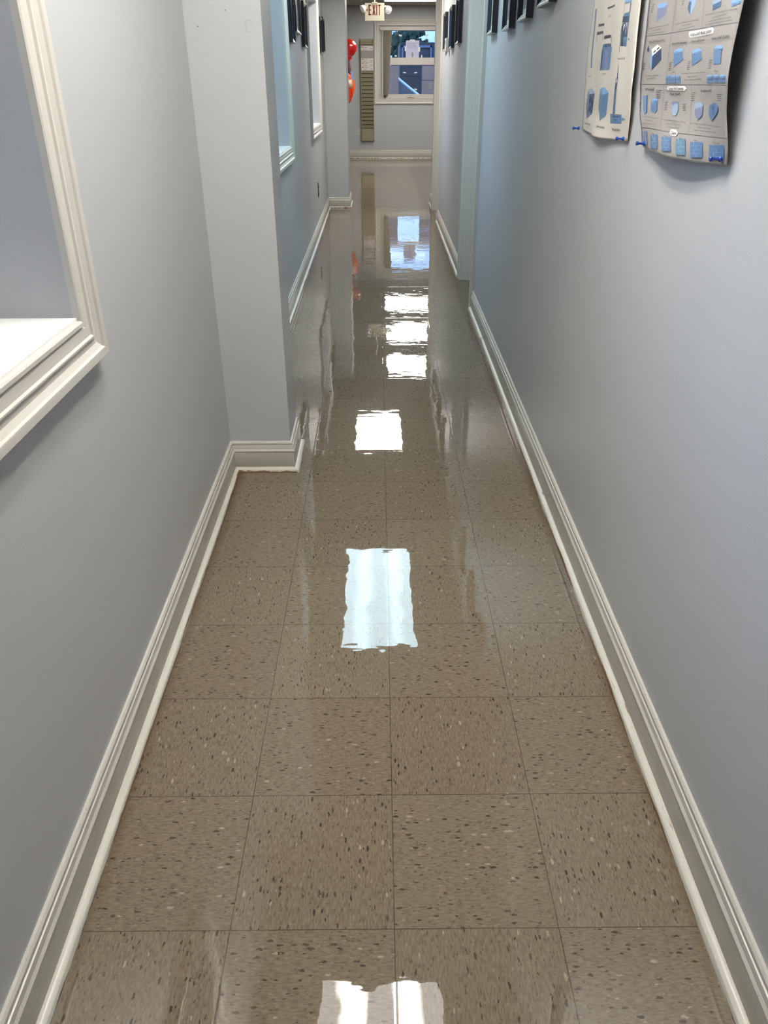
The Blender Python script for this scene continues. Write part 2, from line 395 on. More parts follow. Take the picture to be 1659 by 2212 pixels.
# ------------------------------------------------------------------ baseboards (profile swept along a mitred path)
BASE = [(0, 0), (.014, 0), (.014, .084), (.0165, .086), (.0165, .089), (.0125, .096), (.0115, .109), (.0065, .1105), (.0065, .1135), (.0095, .1145), (.0095, .121), (.006, .1265), (0, .1265)]
SHOE = [(.0142, 0), (.032, 0), (.0315, .006), (.029, .012), (.0245, .016), (.0185, .0185), (.0142, .0185)]
def sweep(bm, path, prof, zscale=1):
    """path 2D points; room lies on the left-hand side of the direction of travel"""
    P = [Vector(p) for p in path]; rings = []
    for k in range(len(P)):
        ns = []
        if k > 0: d = (P[k]-P[k-1]).normalized(); ns.append(Vector((-d.y, d.x)))
        if k < len(P)-1: d = (P[k+1]-P[k]).normalized(); ns.append(Vector((-d.y, d.x)))
        if len(ns) == 2: m = (ns[0]+ns[1]).normalized(); m = m/m.dot(ns[0])
        else: m = ns[0]
        rings.append([bm.verts.new((P[k].x+m.x*o, P[k].y+m.y*o, z*zscale)) for o, z in prof])
    n = len(prof)
    for A, B in zip(rings, rings[1:]):
        for k in range(n): bm.faces.new((A[k], B[k], B[(k+1) % n], A[(k+1) % n]))
    bm.faces.new(rings[0]); bm.faces.new(rings[-1][::-1])
def baseboard(side, path, zs=1):
    bm = NB(); sweep(bm, path, BASE, zs); o = struct(obj('baseboard_'+side, bm, MT['base']))
    bm = NB(); sweep(bm, path, SHOE); s = obj('shoe_moulding', bm, MT['shoe'], o, smooth=True); return o
L_ = lambda y: (WL(y), y); R_ = lambda y: (WR(y), y)
baseboard('left', [L_(16.5), (WL(11.13), 11.13), (-.398, 11.13), (-.398, 10.535), (WL(10.535), 10.535), (WL(3.03), 3.03), (-.381, 3.03), (-.381, 2.787), (WL(2.787), 2.787), L_(-4.2)])
baseboard('right', [R_(-4.2), R_(5.335)])
baseboard('right', [R_(6.375), R_(9.33)])
baseboard('right', [R_(10.37), R_(Y_END), (3.6, Y_END)])
baseboard('far', [(3.6, Y_FAR), (-3.0, Y_FAR)], 1.28)

# ------------------------------------------------------------------ interior windows in the left wall
CAS = [(0, 0), (.013, 0), (.0155, .003), (.0155, .010), (.009, .012), (.009, .015), (.0125, .018), (.014, .036), (.0185, .039), (.0185, .042), (.0135, .048), (.0145, .058), (.0205, .068), (.025, .071), (.026, .074), (.026, .087), (.023, .090), (0, .090)]  # (proud of wall, distance out from the opening)
def casing(bm, fx, sgn, y0, y1, z0, z1, prof=CAS, bottom=True, wscale=1):
    """picture-frame casing mitred round an opening in a wall along y; sgn = direction it stands proud"""
    corners = [(y0, z0, -1, -1), (y0, z1, -1, 1), (y1, z1, 1, 1), (y1, z0, 1, -1)]
    rings = []
    for (y, z, sy, sz) in corners:
        if not bottom and sz < 0: sz = 0
        rings.append([bm.verts.new((fx(y+sy*d*wscale)+sgn*o, y+sy*d*wscale, z+sz*d*wscale)) for o, d in prof])
    pairs = [(0, 1), (1, 2), (2, 3)] + ([(3, 0)] if bottom else [])
    n = len(prof)
    for a, b in pairs:
        for k in range(n): bm.faces.new((rings[a][k], rings[b][k], rings[b][(k+1) % n], rings[a][(k+1) % n]))
    if not bottom: bm.faces.new(rings[0]); bm.faces.new(rings[3][::-1])
def side_window(n, W):
    y0, y1, z0, z1 = W; ym = (y0+y1)/2; xo = WL(ym)
    bm = NB(); casing(bm, WL, 1, y0, y1, z0, z1)
    win = struct(obj('window_%d' % n, bm, MT['trim'], smooth=True))
    bm = NB(); v = box(bm, 0, 1, y0, y1, z0-.012, z0+.006)
    for q in v: q.co.x = WL(q.co.y) + (.006 if q.co.x > .5 else -.30)
    obj('window_sill', bm, MT['sill'], win)
    bm = NB(); xf = xo-.285
    for (a, b, c, d) in ((y0, y1, z0+.006, z0+.06), (y0, y1, z1-.05, z1), (y0, y0+.05, z0+.06, z1-.05), (y1-.05, y1, z0+.06, z1-.05), (y0+.05, y1-.05, (z0+z1)/2-.02, (z0+z1)/2+.02)):
        box(bm, xf-.03, xf, a, b, c, d)
    obj('window_frame', bm, MT['vinyl'], win)
    bm = NB(); box(bm, xf-.017, xf-.013, y0+.05, y1-.05, z0+.06, z1-.05); obj('pane', bm, MT['glass'], win)
    return win
for k, W in ((1, W1), (2, W2), (3, W3)): side_window(k, W)

# ------------------------------------------------------------------ doorways in the right wall
def doorway(n, D, hinge_z=()):
    y0, y1, z0, z1 = D
    bm = NB(); casing(bm, WR, -1, y0, y1, 0, z1, bottom=False, wscale=.82)
    dr = struct(obj('door_%d' % n, bm, MT['trim'], smooth=True))
    bm = NB(); fx = WR((y0+y1)/2)
    for (a, b, c, d) in ((y0, y0+.018, 0, z1), (y1-.018, y1, 0, z1), (y0, y1, z1-.018, z1)):
        v = box(bm, 0, 1, a, b, c, d)
        for q in v: q.co.x = WR(q.co.y) + (.126 if q.co.x > .5 else -.004)
    for (a, b) in ((y0+.018, y0+.03), (y1-.03, y1-.018)):
        box(bm, fx+.05, fx+.085, a, b, 0, z1-.018)
    obj('jamb', bm, MT['trim'], dr)
    bm = NB(); box(bm, fx+.087, fx+.122, y0+.021, y1-.021, .012, z1-.021, .002)
    for (a, b) in ((.25, .95), (1.08, z1-.2)):
        box(bm, fx+.080, fx+.0875, y0+.15, y1-.15, a, b, .003)
    sl = obj('door_panel', bm, MT['door'], dr)
    for z in hinge_z:
        bm = NB(); tube(bm, [(fx-.012, y0-.004, z-.045), (fx-.012, y0-.004, z+.045)], .006, 10); box(bm, fx-.012, fx+.02, y0-.002, y0+.0185, z-.044, z+.044)
        obj('hinge', bm, MT['metal'], dr)
    return dr
doorway(1, D1, (.25, 1.03, 1.80)); doorway(2, D2)

# ------------------------------------------------------------------ ceiling lights
def ceiling_light(x0, x1, y0, y1, z, dm, label):
    t = thing('ceiling_light', label, 'ceiling light', ((x0+x1)/2, (y0+y1)/2, z))
    bm = NB(); e = .022
    for (a, b, c, d) in ((x0, x1, y0, y0+e), (x0, x1, y1-e, y1), (x0, x0+e, y0+e, y1-e), (x1-e, x1, y0+e, y1-e)): box(bm, a, b, c, d, z-.012, z-.0005)
    obj('frame', bm, MT['whitemetal'], t)
    bm = NB(); box(bm, x0+e, x1-e, y0+e, y1-e, z-.008, z-.002); obj('diffuser', bm, dm, t); return t
LBL = ['warm troffer light in the corridor ceiling, the one behind the camera', 'warm two-tube troffer light above the nearest wall window', 'cool bluish troffer light in the corridor ceiling near the first door', 'warm troffer light at the far end of the corridor ceiling']
for k, (a, b, col, st) in enumerate(CORRIDOR_LIGHTS):
    ceiling_light(-.34, .27, a, b, CH, diffuser_material('light_diffuser', col, st, -.035, lo=(.24, .24, .85, 1.0)[k], hi=(1.95, 1.95, .35, .4)[k]), LBL[k])
LB2 = ['square ceiling light of the far room, nearest the corridor mouth', 'square ceiling light of the far room, middle one of three', 'square ceiling light of the far room, nearest the window']
rm = diffuser_material('room_light_diffuser', WARM, ROOM_STRENGTH, tubes=False)
for k, (a, b) in enumerate(ROOM_LIGHTS): ceiling_light(.10, 1.32, a, b, RH, rm, LB2[k])
# ------------------------------------------------------------------ framed pictures
def photo_material(name, a, b_, c_):
    m, nt, b = new_mat(name); p = pos(nt)
    f = noise(nt, p, 9, 5, .6); c = mixc(nt, ramp(nt, f, .40, .60), a, b_); c = mixc(nt, ramp(nt, noise(nt, p, 17, 3), .56, .66), c, c_)
    nt.links.new(c, b.inputs['Base Color']); b.inputs['Roughness'].default_value = .35; b.inputs['Coat Weight'].default_value = .8; return m
PH = [photo_material('photo_print', (.42, .44, .38), (.55, .56, .52), (.30, .36, .30)), photo_material('photo_print', (.50, .48, .47), (.60, .58, .57), (.33, .31, .31)),
      photo_material('photo_print', (.36, .40, .36), (.48, .50, .46), (.32, .20, .18))]
MATB = simple('pale_mount_board', (.60, .61, .58), .7, var=.02)
RAILP = [(0, 0), (.030, 0), (.030, .006), (.026, .011), (.026, .014), (.020, .019), (.016, .024), (0, .024)]   # (proud, inwards)
def make_frame(side, w_, h_):
    """picture frame standing proud along +x (side=+1) or -x (side=-1), origin at bottom centre of its back"""
    t = bpy.data.objects.new('picture_frame', None); C.objects.link(t); t.empty_display_size = .05
    def rail(c0, c1, mat, nm):
        bm = NB(); rs = []
        for (y, z, sy, sz) in (c0, c1): rs.append([bm.verts.new((side*o, y+sy*d, z+sz*d)) for o, d in RAILP])
        n = len(RAILP)
        for k in range(n): bm.faces.new((rs[0][k], rs[1][k], rs[1][(k+1) % n], rs[0][(k+1) % n]))
        bm.faces.new(rs[0]); bm.faces.new(rs[1][::-1]); obj(nm, bm, mat, t)
    a, b, c, d = (-w_/2, 0, 1, 1), (w_/2, 0, -1, 1), (w_/2, h_, -1, -1), (-w_/2, h_, 1, -1)
    rail(a, b, MT['rail_sheen'], 'end_rail'); rail(c, d, MT['rail_sheen'], 'end_rail'); rail(b, c, MT['black'], 'side_rail'); rail(d, a, MT['black'], 'side_rail')  # end rails of the black frame: floor reflection put into their colour
    bm = NB(); box(bm, side*.004, side*.009, -w_/2+.012, w_/2-.012, .012, h_-.012); mt = obj('mount_board', bm, MATB, t)
    bm = NB(); box(bm, side*.009, side*.0098, -w_/2+.042, w_/2-.042, .045, h_-.045); obj('photograph', bm, PH[0], mt)
    return t
protoL = make_frame(1, .25, .32); protoR = make_frame(-1, .25, .32); firstL = firstR = True
def place_frame(side, y, z, label, group, ph, sw=1.0, sh=1.0):
    global firstL, firstR
    if side < 0:
        t = protoR if firstR else copy_tree(protoR); firstR = False
        t.location = (WR(y)-.0005, y, z); t.rotation_euler = (0, 0, -math.atan(.0088))
    else:
        t = protoL if firstL else copy_tree(protoL); firstL = False
        t.location = (WL(y)+.0005, y, z); t.rotation_euler = (0, 0, math.atan(.006))
    t.scale = (1, sw, sh)
    for c in t.children:
        for g in c.children:
            if ph and g.name.startswith('photograph'):
                g.data = g.data.copy(); g.data.materials[0] = PH[ph]
    tag(t, label, 'picture frame', group); return t
GN = 'black picture frames on the right wall before the door'; GF = 'black picture frames on the right wall past the door'; GL = 'black picture frames on the left wall'
place_frame(-1, 5.005, 1.622, 'black picture frame with painted sheen on the bottom edge hanging right beside the door casing', GN, 0)
place_frame(-1, 4.345, 1.604, 'black picture frame with painted sheen on the bottom edge, second from the door in the near row', GN, 1)
place_frame(-1, 3.850, 1.611, 'black picture frame with painted sheen on the bottom edge, third from the door in the near row', GN, 2)
place_frame(-1, 3.355, 1.626, 'black picture frame cut by the top of the photo, nearest to the posters', GN, 1)
place_frame(-1, 8.840, 1.680, 'small black picture frame half hidden by the white thermostat, farthest on the right wall', GF, 0, 1.1)
place_frame(-1, 8.010, 1.668, 'small black picture frame in the middle of the three past the door', GF, 1, 1.25)
place_frame(-1, 7.270, 1.672, 'small black picture frame just past the door casing, nearest of the three', GF, 2, 1.2, 1.02)
place_frame(1, 6.330, 1.640, 'black picture frame beside the second wall window, seen almost edge on', GL, 0, .95, 1.15)
place_frame(1, 6.790, 1.722, 'black picture frame hung a little higher, between two lower ones on the left wall', GL, 1, 1.75)
place_frame(1, 7.500, 1.658, 'black picture frame just before the third wall window, last of the near trio', GL, 0, 1.3)
place_frame(1, 9.790, 1.690, 'narrow black picture frame past the third wall window, nearer of the pair', GL, 1, 1.3, 1.06)
place_frame(1, 10.290, 1.722, 'narrow black picture frame past the third wall window, beside the far pier', GL, 2, 1.1, 1.06)

# thermostat
t = thing('thermostat', 'small white thermostat on the right wall between two black frames', 'thermostat', (WR(8.42), 8.42, 1.665))
bm = NB(); x = WR(8.42); box(bm, x-.012, x+.001, 8.345, 8.50, 1.655, 1.775, .002); obj('back_plate', bm, MT['lampwhite'], t)
bm = NB(); box(bm, x-.042, x-.012, 8.36, 8.485, 1.663, 1.768, .004); bd = obj('housing', bm, MT['lampwhite'], t)
bm = NB(); box(bm, x-.043, x-.0418, 8.39, 8.455, 1.715, 1.75); obj('display', bm, MT['greycard'], bd)
# old marks on the near pier: two nail holes and a ring-shaped dent
pr_o = [o for o in C.objects if o.name == 'wall_pier'][0]
for (x_, z_) in ((-.490, 1.570), (-.580, 1.528)):
    bm = NB(); lathe(bm, [(0, -.001), (.0016, -.001), (.0016, .0006), (0, .0006)], (x_, 2.787, z_), (0, -1, 0), 10); obj('nail_hole', bm, MT['brown'], pr_o)
bm = NB(); tube(bm, [(-.421+.011*math.cos(a), 2.7868, 1.529+.017*math.sin(a)) for a in [math.radians(20+14*k) for k in range(22)]], .0011, 6); obj('ring_dent', bm, MT['wall'], pr_o, smooth=True)
# outlets
t = thing('wall_outlet', 'dark brown outlet plate low on the left wall below the third window', 'outlet', (WL(8.6), 8.60, .37))
x = WL(8.6); bm = NB(); box(bm, x-.001, x+.006, 8.565, 8.635, .355, .495, .0015); pl_ = obj('cover_plate', bm, MT['brown'], t)
for zz in (.392, .452):
    bm = NB(); box(bm, x+.006, x+.0085, 8.583, 8.617, zz-.015, zz+.018, .001); obj('receptacle', bm, MT['black'], pl_)

# ------------------------------------------------------------------ posters on the right wall
# entries: ('P', colour letter, u, z, u, z, ...) printed shape; ('T', text, u0, z0, u1, z1, letter height) printed line
P1L, P1R = [(1.2421, 2.5999), (1.2592, 2.617), (1.3343, 2.6363), (1.4441, 2.6545), (1.5141, 2.6428), (1.5815, 2.6341), (2.1, 2.6341)], [(1.2419, 2.0987), (1.3098, 2.0853), (1.3977, 2.0891), (1.4829, 2.1101), (1.538, 2.1178), (2.1, 2.1178)]
P2L, P2R = [(1.238, 1.9579), (1.258, 1.9671), (1.2791, 1.971), (1.3209, 2.0233), (1.3668, 2.0708), (1.4164, 2.0804), (1.4637, 2.078), (1.5084, 2.0823), (1.5353, 2.0857), (2.1, 2.0857)], [(1.238, 1.4566), (1.2605, 1.4522), (1.2823, 1.4523), (1.3211, 1.4593), (1.3633, 1.4558), (1.4127, 1.461), (1.4525, 1.4579), (1.4822, 1.4546), (2.1, 1.4546)]
POSTER_1 = [
('P', 'v', 0.054, 1.5577, 0.087, 1.5572, 0.112, 1.5, 0.146, 1.411, 0.119, 1.4105, 0.086, 1.5008),
('P', 'k', 0.169, 1.5176, 0.336, 1.514, 0.336, 1.5083, 0.17, 1.5112),
('P', 'k', 0.156, 1.4991, 0.337, 1.4964, 0.344, 1.4902, 0.166, 1.4912),
('P', 'k', 0.154, 1.4956, 0.16, 1.4954, 0.185, 1.4753, 0.179, 1.4754),
('P', 'k', 0.336, 1.492, 0.342, 1.4918, 0.357, 1.4742, 0.352, 1.4744),
('P', 'k', 0.359, 1.5495, 0.495, 1.5507, 0.501, 1.5464, 0.362, 1.5449),
('T', 'Top Fill', 0.401, 1.525, 0.456, 1.5256, 0.0041),
('P', 'k', 0.371, 1.484, 0.477, 1.4837, 0.491, 1.4807, 0.491, 1.4769, 0.371, 1.4758),
('P', 'k', 0.489, 1.4823, 0.501, 1.4812, 0.523, 1.4639, 0.514, 1.4642),
('P', 'm', 0.373, 1.4644, 0.505, 1.4636, 0.548, 1.4512, 0.527, 1.4013, 0.35, 1.4019, 0.359, 1.4553),
('P', 'n', 0.373, 1.4644, 0.505, 1.4636, 0.521, 1.4564, 0.375, 1.4565),
('P', 'v', 0.421, 1.4508, 0.478, 1.4504, 0.488, 1.4025, 0.432, 1.403),
('P', 'n', 0.367, 1.4519, 0.385, 1.4523, 0.384, 1.4022, 0.353, 1.4022),
('P', 'b', 0.702, 1.5511, 0.831, 1.5455, 0.831, 1.5401, 0.705, 1.544),
('P', 'n', 0.704, 1.5468, 0.801, 1.5441, 0.802, 1.541, 0.706, 1.5429),
('P', 'n', 0.813, 1.5462, 0.831, 1.5455, 0.812, 1.4484, 0.8, 1.4486),
('P', 'n', 0.707, 1.5439, 0.711, 1.5437, 0.701, 1.483, 0.715, 1.4373, 0.709, 1.4374),
('P', 'm', 0.72, 1.5223, 0.807, 1.5231, 0.829, 1.5182, 0.808, 1.512, 0.716, 1.5154),
('P', 'n', 0.71, 1.517, 0.813, 1.5139, 0.813, 1.5007, 0.712, 1.5034),
('P', 'n', 0.711, 1.4942, 0.723, 1.5023, 0.791, 1.5014, 0.795, 1.4915, 0.817, 1.4497, 0.717, 1.4519),
('P', 'w', 0.73, 1.5007, 0.751, 1.5007, 0.75, 1.4901, 0.735, 1.4834),
('P', 'w', 0.761, 1.5011, 0.786, 1.5005, 0.78, 1.4877, 0.776, 1.4722),
('P', 't', 0.746, 1.4701, 0.813, 1.4711, 0.812, 1.4484, 0.77, 1.4507),
('P', 'm', 0.832, 1.4657, 0.863, 1.4656, 0.871, 1.4618, 0.84, 1.4612),
('T', 'Versa-Lok Cap', 0.706, 1.4222, 0.815, 1.4224, 0.0051),
('T', 'Lok II', 0.104, 1.3874, 0.152, 1.3885, 0.0042),
('T', 'Block One', 0.423, 1.3906, 0.482, 1.3915, 0.0036),
('P', 'n', 0.716, 1.4121, 0.719, 1.412, 0.729, 1.3806, 0.713, 1.3807),
('P', 'n', 0.701, 1.3815, 0.734, 1.3821, 0.726, 1.2999, 0.686, 1.2993),
('P', 'w', 0.713, 1.38, 0.724, 1.3799, 0.727, 1.3709, 0.713, 1.3709),
('P', 'm', 0.711, 1.3641, 0.732, 1.3641, 0.718, 1.3013, 0.698, 1.301),
('P', 'm', 0.633, 1.2985, 0.842, 1.2997, 0.858, 1.2789, 0.658, 1.2766),
('P', 'n', 0.675, 1.2944, 0.833, 1.2953, 0.831, 1.2922, 0.674, 1.2909),
('P', 'n', 0.676, 1.2865, 0.771, 1.2874, 0.773, 1.2851, 0.679, 1.2842),
('P', 't', 0.841, 1.2924, 0.889, 1.2924, 0.922, 1.29, 0.895, 1.2872, 0.847, 1.2864),
('P', 'v', 0.113, 1.3544, 0.176, 1.3596, 0.255, 1.3461, 0.226, 1.2927, 0.116, 1.2778, 0.076, 1.3084),
('P', 'n', 0.149, 1.3423, 0.251, 1.3452, 0.228, 1.2945, 0.126, 1.2842),
('P', 'l', 0.113, 1.3544, 0.176, 1.3596, 0.255, 1.3461, 0.136, 1.3414),
('P', 't', 0.398, 1.3588, 0.469, 1.3612, 0.558, 1.3478, 0.543, 1.294, 0.444, 1.2775, 0.376, 1.3099),
('P', 'm', 0.416, 1.34, 0.555, 1.3462, 0.54, 1.2972, 0.44, 1.2841),
('P', 'b', 0.398, 1.3588, 0.469, 1.3612, 0.558, 1.3478, 0.415, 1.3408),
('T', 'Sandstone Rock Light', 0.081, 1.2638, 0.24, 1.263, 0.005),
('T', 'Sandstone Rock Square', 0.42, 1.2628, 0.574, 1.2627, 0.0048),
('T', 'Terra Lok Adhesive', 0.714, 1.2615, 0.86, 1.2617, 0.0062)]
POSTER_2 = [
('P', 'k', -0.001, 1.4641, 1.0, 1.4527, 1.001, 1.4521, -0.0, 1.4633),
('P', 'k', 0.008, 1.3671, 0.996, 1.3633, 0.996, 1.3627, 0.007, 1.3662),
('P', 'k', 0.004, 1.2797, 0.414, 1.2794, 0.416, 1.2785, 0.004, 1.2786),
('P', 'k', 0.414, 1.2794, 1.001, 1.2829, 1.001, 1.2821, 0.416, 1.2785),
('P', 'g', 0.33, 1.5177, 0.334, 1.5174, 0.332, 1.4585, 0.327, 1.4586),
('P', 'g', 0.631, 1.5017, 0.635, 1.5015, 0.659, 1.4558, 0.656, 1.4559),
('P', 'g', 0.318, 1.4567, 0.323, 1.4565, 0.338, 1.366, 0.334, 1.366),
('P', 'g', 0.314, 1.365, 0.318, 1.365, 0.277, 1.2829, 0.272, 1.2828),
('P', 'g', 0.643, 1.3635, 0.646, 1.3635, 0.654, 1.2828, 0.651, 1.2828),
('P', 'k', 0.053, 1.524, 0.082, 1.5231, 0.083, 1.5221, 0.054, 1.5229),
('P', 'k', 0.051, 1.5205, 0.073, 1.52, 0.073, 1.519, 0.052, 1.5194),
('P', 'k', 0.048, 1.5169, 0.072, 1.5164, 0.073, 1.5154, 0.049, 1.5159),
('P', 'k', 0.046, 1.5134, 0.071, 1.5128, 0.072, 1.5118, 0.047, 1.5124),
('P', 'k', 0.043, 1.5099, 0.07, 1.5092, 0.071, 1.5082, 0.044, 1.5088),
('P', 'v', 0.117, 1.5142, 0.197, 1.5132, 0.2, 1.4956, 0.119, 1.4862),
('P', 'b', 0.112, 1.5214, 0.203, 1.5206, 0.22, 1.515, 0.198, 1.5122, 0.118, 1.5132),
('P', 'v', 0.197, 1.5128, 0.22, 1.515, 0.22, 1.5006, 0.2, 1.4956),
('T', 'Colors: Antique Grey, Buff Blend, Brown/Frost, Buttermilk,', 0.025, 1.4765, 0.28, 1.4755, 0.0023),
('T', 'Western & Walnut Blend', 0.093, 1.4704, 0.201, 1.4706, 0.0021),
('T', '*Available in Weathered & Cut Ground Stone', 0.058, 1.466, 0.239, 1.465, 0.0019),
('P', 'k', 0.409, 1.5117, 0.438, 1.5107, 0.439, 1.5098, 0.409, 1.5108),
('P', 'k', 0.409, 1.5084, 0.431, 1.5078, 0.432, 1.5069, 0.41, 1.5075),
('P', 'k', 0.41, 1.5052, 0.434, 1.5045, 0.434, 1.5036, 0.411, 1.5043),
('P', 'd', 0.484, 1.506, 0.506, 1.5083, 0.525, 1.4884, 0.515, 1.4837, 0.482, 1.4947),
('P', 'b', 0.48, 1.5097, 0.541, 1.5064, 0.53, 1.5036, 0.509, 1.5047),
('P', 'l', 0.509, 1.5047, 0.547, 1.5061, 0.55, 1.4975, 0.515, 1.4837),
('T', 'Colors: Antique Grey, Buff Blend, Brown/Frost, Buttermilk,', 0.368, 1.4727, 0.618, 1.4707, 0.0023),
('T', 'Western & Walnut Blend', 0.464, 1.4667, 0.552, 1.4669, 0.0018),
('T', '*Available in Weathered & Custom Ground Stone', 0.419, 1.4611, 0.587, 1.4618, 0.0017),
('P', 'd', 0.739, 1.4889, 0.818, 1.491, 0.823, 1.4824, 0.747, 1.4798),
('P', 'l', 0.734, 1.4939, 0.76, 1.4949, 0.819, 1.4917, 0.819, 1.4902, 0.741, 1.4887),
('P', 'm', 0.91, 1.4826, 0.98, 1.4832, 0.982, 1.4789, 0.916, 1.4771),
('P', 'b', 0.905, 1.4872, 0.98, 1.4832, 0.979, 1.4812, 0.91, 1.4818),
('T', 'Colors: Antique Grey, Red Gaub, Brown/Frost, Buttermint,', 0.68, 1.4748, 0.97, 1.4709, 0.0024),
('T', 'Western & Walnut Blend', 0.772, 1.4669, 0.895, 1.4673, 0.0021),
('T', '*Available in Weathered & Ground Cut Stone', 0.73, 1.4633, 0.936, 1.4615, 0.002),
('T', '(Also Available with Weathered & Custom Blend)', 0.706, 1.4591, 0.95, 1.457, 0.0018),
('P', 'w', 0.537, 1.4541, 0.546, 1.4553, 0.779, 1.4535, 0.802, 1.4499, 0.802, 1.4441, 0.787, 1.4433, 0.564, 1.444, 0.549, 1.4467),
('T', 'Versa-Lok® Mosaic System', 0.558, 1.4468, 0.787, 1.4457, 0.0058),
('T', 'Versa-Lok® Square Foot', 0.076, 1.449, 0.256, 1.4474, 0.0043),
('T', 'Versa-Lok® Standard', 0.363, 1.4376, 0.541, 1.4358, 0.0043),
('T', 'Versa-Lok® Accent', 0.585, 1.4357, 0.723, 1.4349, 0.0039),
('T', 'Versa-Lok® Cobble', 0.805, 1.4335, 0.96, 1.4325, 0.0046),
('P', 'n', 0.057, 1.436, 0.067, 1.441, 0.07, 1.445, 0.083, 1.4395, 0.092, 1.4342, 0.075, 1.4304),
('P', 'k', 0.025, 1.4101, 0.069, 1.4101, 0.07, 1.409, 0.026, 1.409),
('P', 'k', 0.022, 1.4067, 0.056, 1.4069, 0.056, 1.4058, 0.023, 1.4056),
('P', 'k', 0.019, 1.4033, 0.055, 1.4034, 0.056, 1.4024, 0.02, 1.4022),
('P', 'k', 0.017, 1.3998, 0.055, 1.4, 0.055, 1.3989, 0.017, 1.3987),
('P', 'k', 0.014, 1.3964, 0.054, 1.3966, 0.055, 1.3955, 0.015, 1.3953),
('P', 'n', 0.136, 1.4219, 0.23, 1.435, 0.252, 1.4137, 0.154, 1.3942),
('P', 'w', 0.121, 1.4355, 0.181, 1.4432, 0.232, 1.4359, 0.145, 1.4217),
('P', 'b', 0.121, 1.4335, 0.145, 1.4217, 0.154, 1.3946, 0.121, 1.4076),
('P', 'k', 0.147, 1.4298, 0.17, 1.4334, 0.177, 1.4308, 0.154, 1.4272),
('P', 'k', 0.181, 1.4347, 0.204, 1.4386, 0.211, 1.436, 0.189, 1.4321),
('T', 'Colors: Antique Grey, Walnut Blend', 0.082, 1.3822, 0.252, 1.3824, 0.0023),
('T', '*Available in Ground Only', 0.111, 1.3765, 0.227, 1.3775, 0.0019),
('P', 'k', 0.356, 1.406, 0.401, 1.4059, 0.401, 1.4049, 0.356, 1.4051),
('P', 'k', 0.354, 1.4026, 0.387, 1.4027, 0.388, 1.4017, 0.355, 1.4016),
('P', 'k', 0.352, 1.3991, 0.388, 1.3992, 0.388, 1.3982, 0.353, 1.3981),
('P', 'k', 0.351, 1.3956, 0.388, 1.3957, 0.389, 1.3948, 0.351, 1.3946),
('P', 'k', 0.349, 1.3921, 0.388, 1.3922, 0.389, 1.3913, 0.35, 1.3911),
('P', 'm', 0.405, 1.4242, 0.502, 1.4248, 0.536, 1.4087, 0.422, 1.3974),
('P', 'b', 0.402, 1.4261, 0.46, 1.4294, 0.513, 1.4273, 0.516, 1.4227, 0.423, 1.421),
('P', 'k', 0.584, 1.4043, 0.612, 1.4044, 0.612, 1.4035, 0.585, 1.4034),
('P', 'k', 0.584, 1.4011, 0.604, 1.4013, 0.605, 1.4004, 0.585, 1.4002),
('P', 'k', 0.583, 1.3978, 0.605, 1.3981, 0.606, 1.3972, 0.584, 1.3969),
('P', 'k', 0.583, 1.3946, 0.606, 1.3949, 0.607, 1.394, 0.584, 1.3937),
('P', 'k', 0.583, 1.3914, 0.607, 1.3916, 0.608, 1.3907, 0.583, 1.3905),
('P', 'm', 0.609, 1.418, 0.699, 1.4195, 0.719, 1.4055, 0.625, 1.3962),
('P', 'b', 0.608, 1.4215, 0.653, 1.4248, 0.708, 1.4213, 0.7, 1.4186, 0.613, 1.417),
('P', 'k', 0.813, 1.4031, 0.847, 1.403, 0.848, 1.4021, 0.814, 1.4022),
('P', 'k', 0.812, 1.4, 0.838, 1.4, 0.839, 1.3992, 0.813, 1.3991),
('P', 'k', 0.812, 1.3968, 0.839, 1.3969, 0.84, 1.3961, 0.812, 1.396),
('P', 'k', 0.811, 1.3937, 0.84, 1.3938, 0.841, 1.393, 0.812, 1.3929),
('P', 'k', 0.81, 1.3906, 0.842, 1.3907, 0.842, 1.3899, 0.811, 1.3898),
('P', 'm', 0.844, 1.4202, 0.911, 1.4194, 0.926, 1.3957, 0.862, 1.3958),
('P', 'b', 0.851, 1.4232, 0.897, 1.4236, 0.92, 1.4207, 0.913, 1.4178, 0.851, 1.4189),
('P', 'd', 0.89, 1.4183, 0.922, 1.4179, 0.923, 1.4145, 0.907, 1.4156),
('T', 'Units', 0.421, 1.386, 0.46, 1.3864, 0.0034),
('T', 'Pieces', 0.888, 1.3834, 0.923, 1.3837, 0.0032),
('P', 'm', 0.333, 1.3812, 0.393, 1.3808, 0.402, 1.3683, 0.342, 1.3685),
('P', 'b', 0.333, 1.3812, 0.345, 1.3827, 0.392, 1.3824, 0.384, 1.3801, 0.334, 1.3792),
('P', 'n', 0.34, 1.3753, 0.395, 1.375, 0.395, 1.374, 0.341, 1.3743),
('P', 'm', 0.401, 1.3804, 0.464, 1.3799, 0.472, 1.3678, 0.409, 1.3679),
('P', 'b', 0.401, 1.3804, 0.415, 1.3818, 0.463, 1.3814, 0.456, 1.3792, 0.402, 1.3784),
('P', 'n', 0.409, 1.3745, 0.466, 1.3742, 0.467, 1.3733, 0.409, 1.3735),
('P', 'm', 0.47, 1.3803, 0.525, 1.3799, 0.533, 1.368, 0.478, 1.3681),
('P', 'b', 0.47, 1.3803, 0.482, 1.3817, 0.524, 1.3813, 0.518, 1.3792, 0.471, 1.3784),
('P', 'n', 0.477, 1.3745, 0.527, 1.3743, 0.528, 1.3734, 0.478, 1.3736),
('P', 'm', 0.808, 1.3782, 0.869, 1.3777, 0.873, 1.3673, 0.813, 1.3675),
('P', 'b', 0.808, 1.3782, 0.819, 1.3794, 0.868, 1.379, 0.863, 1.3771, 0.81, 1.3765),
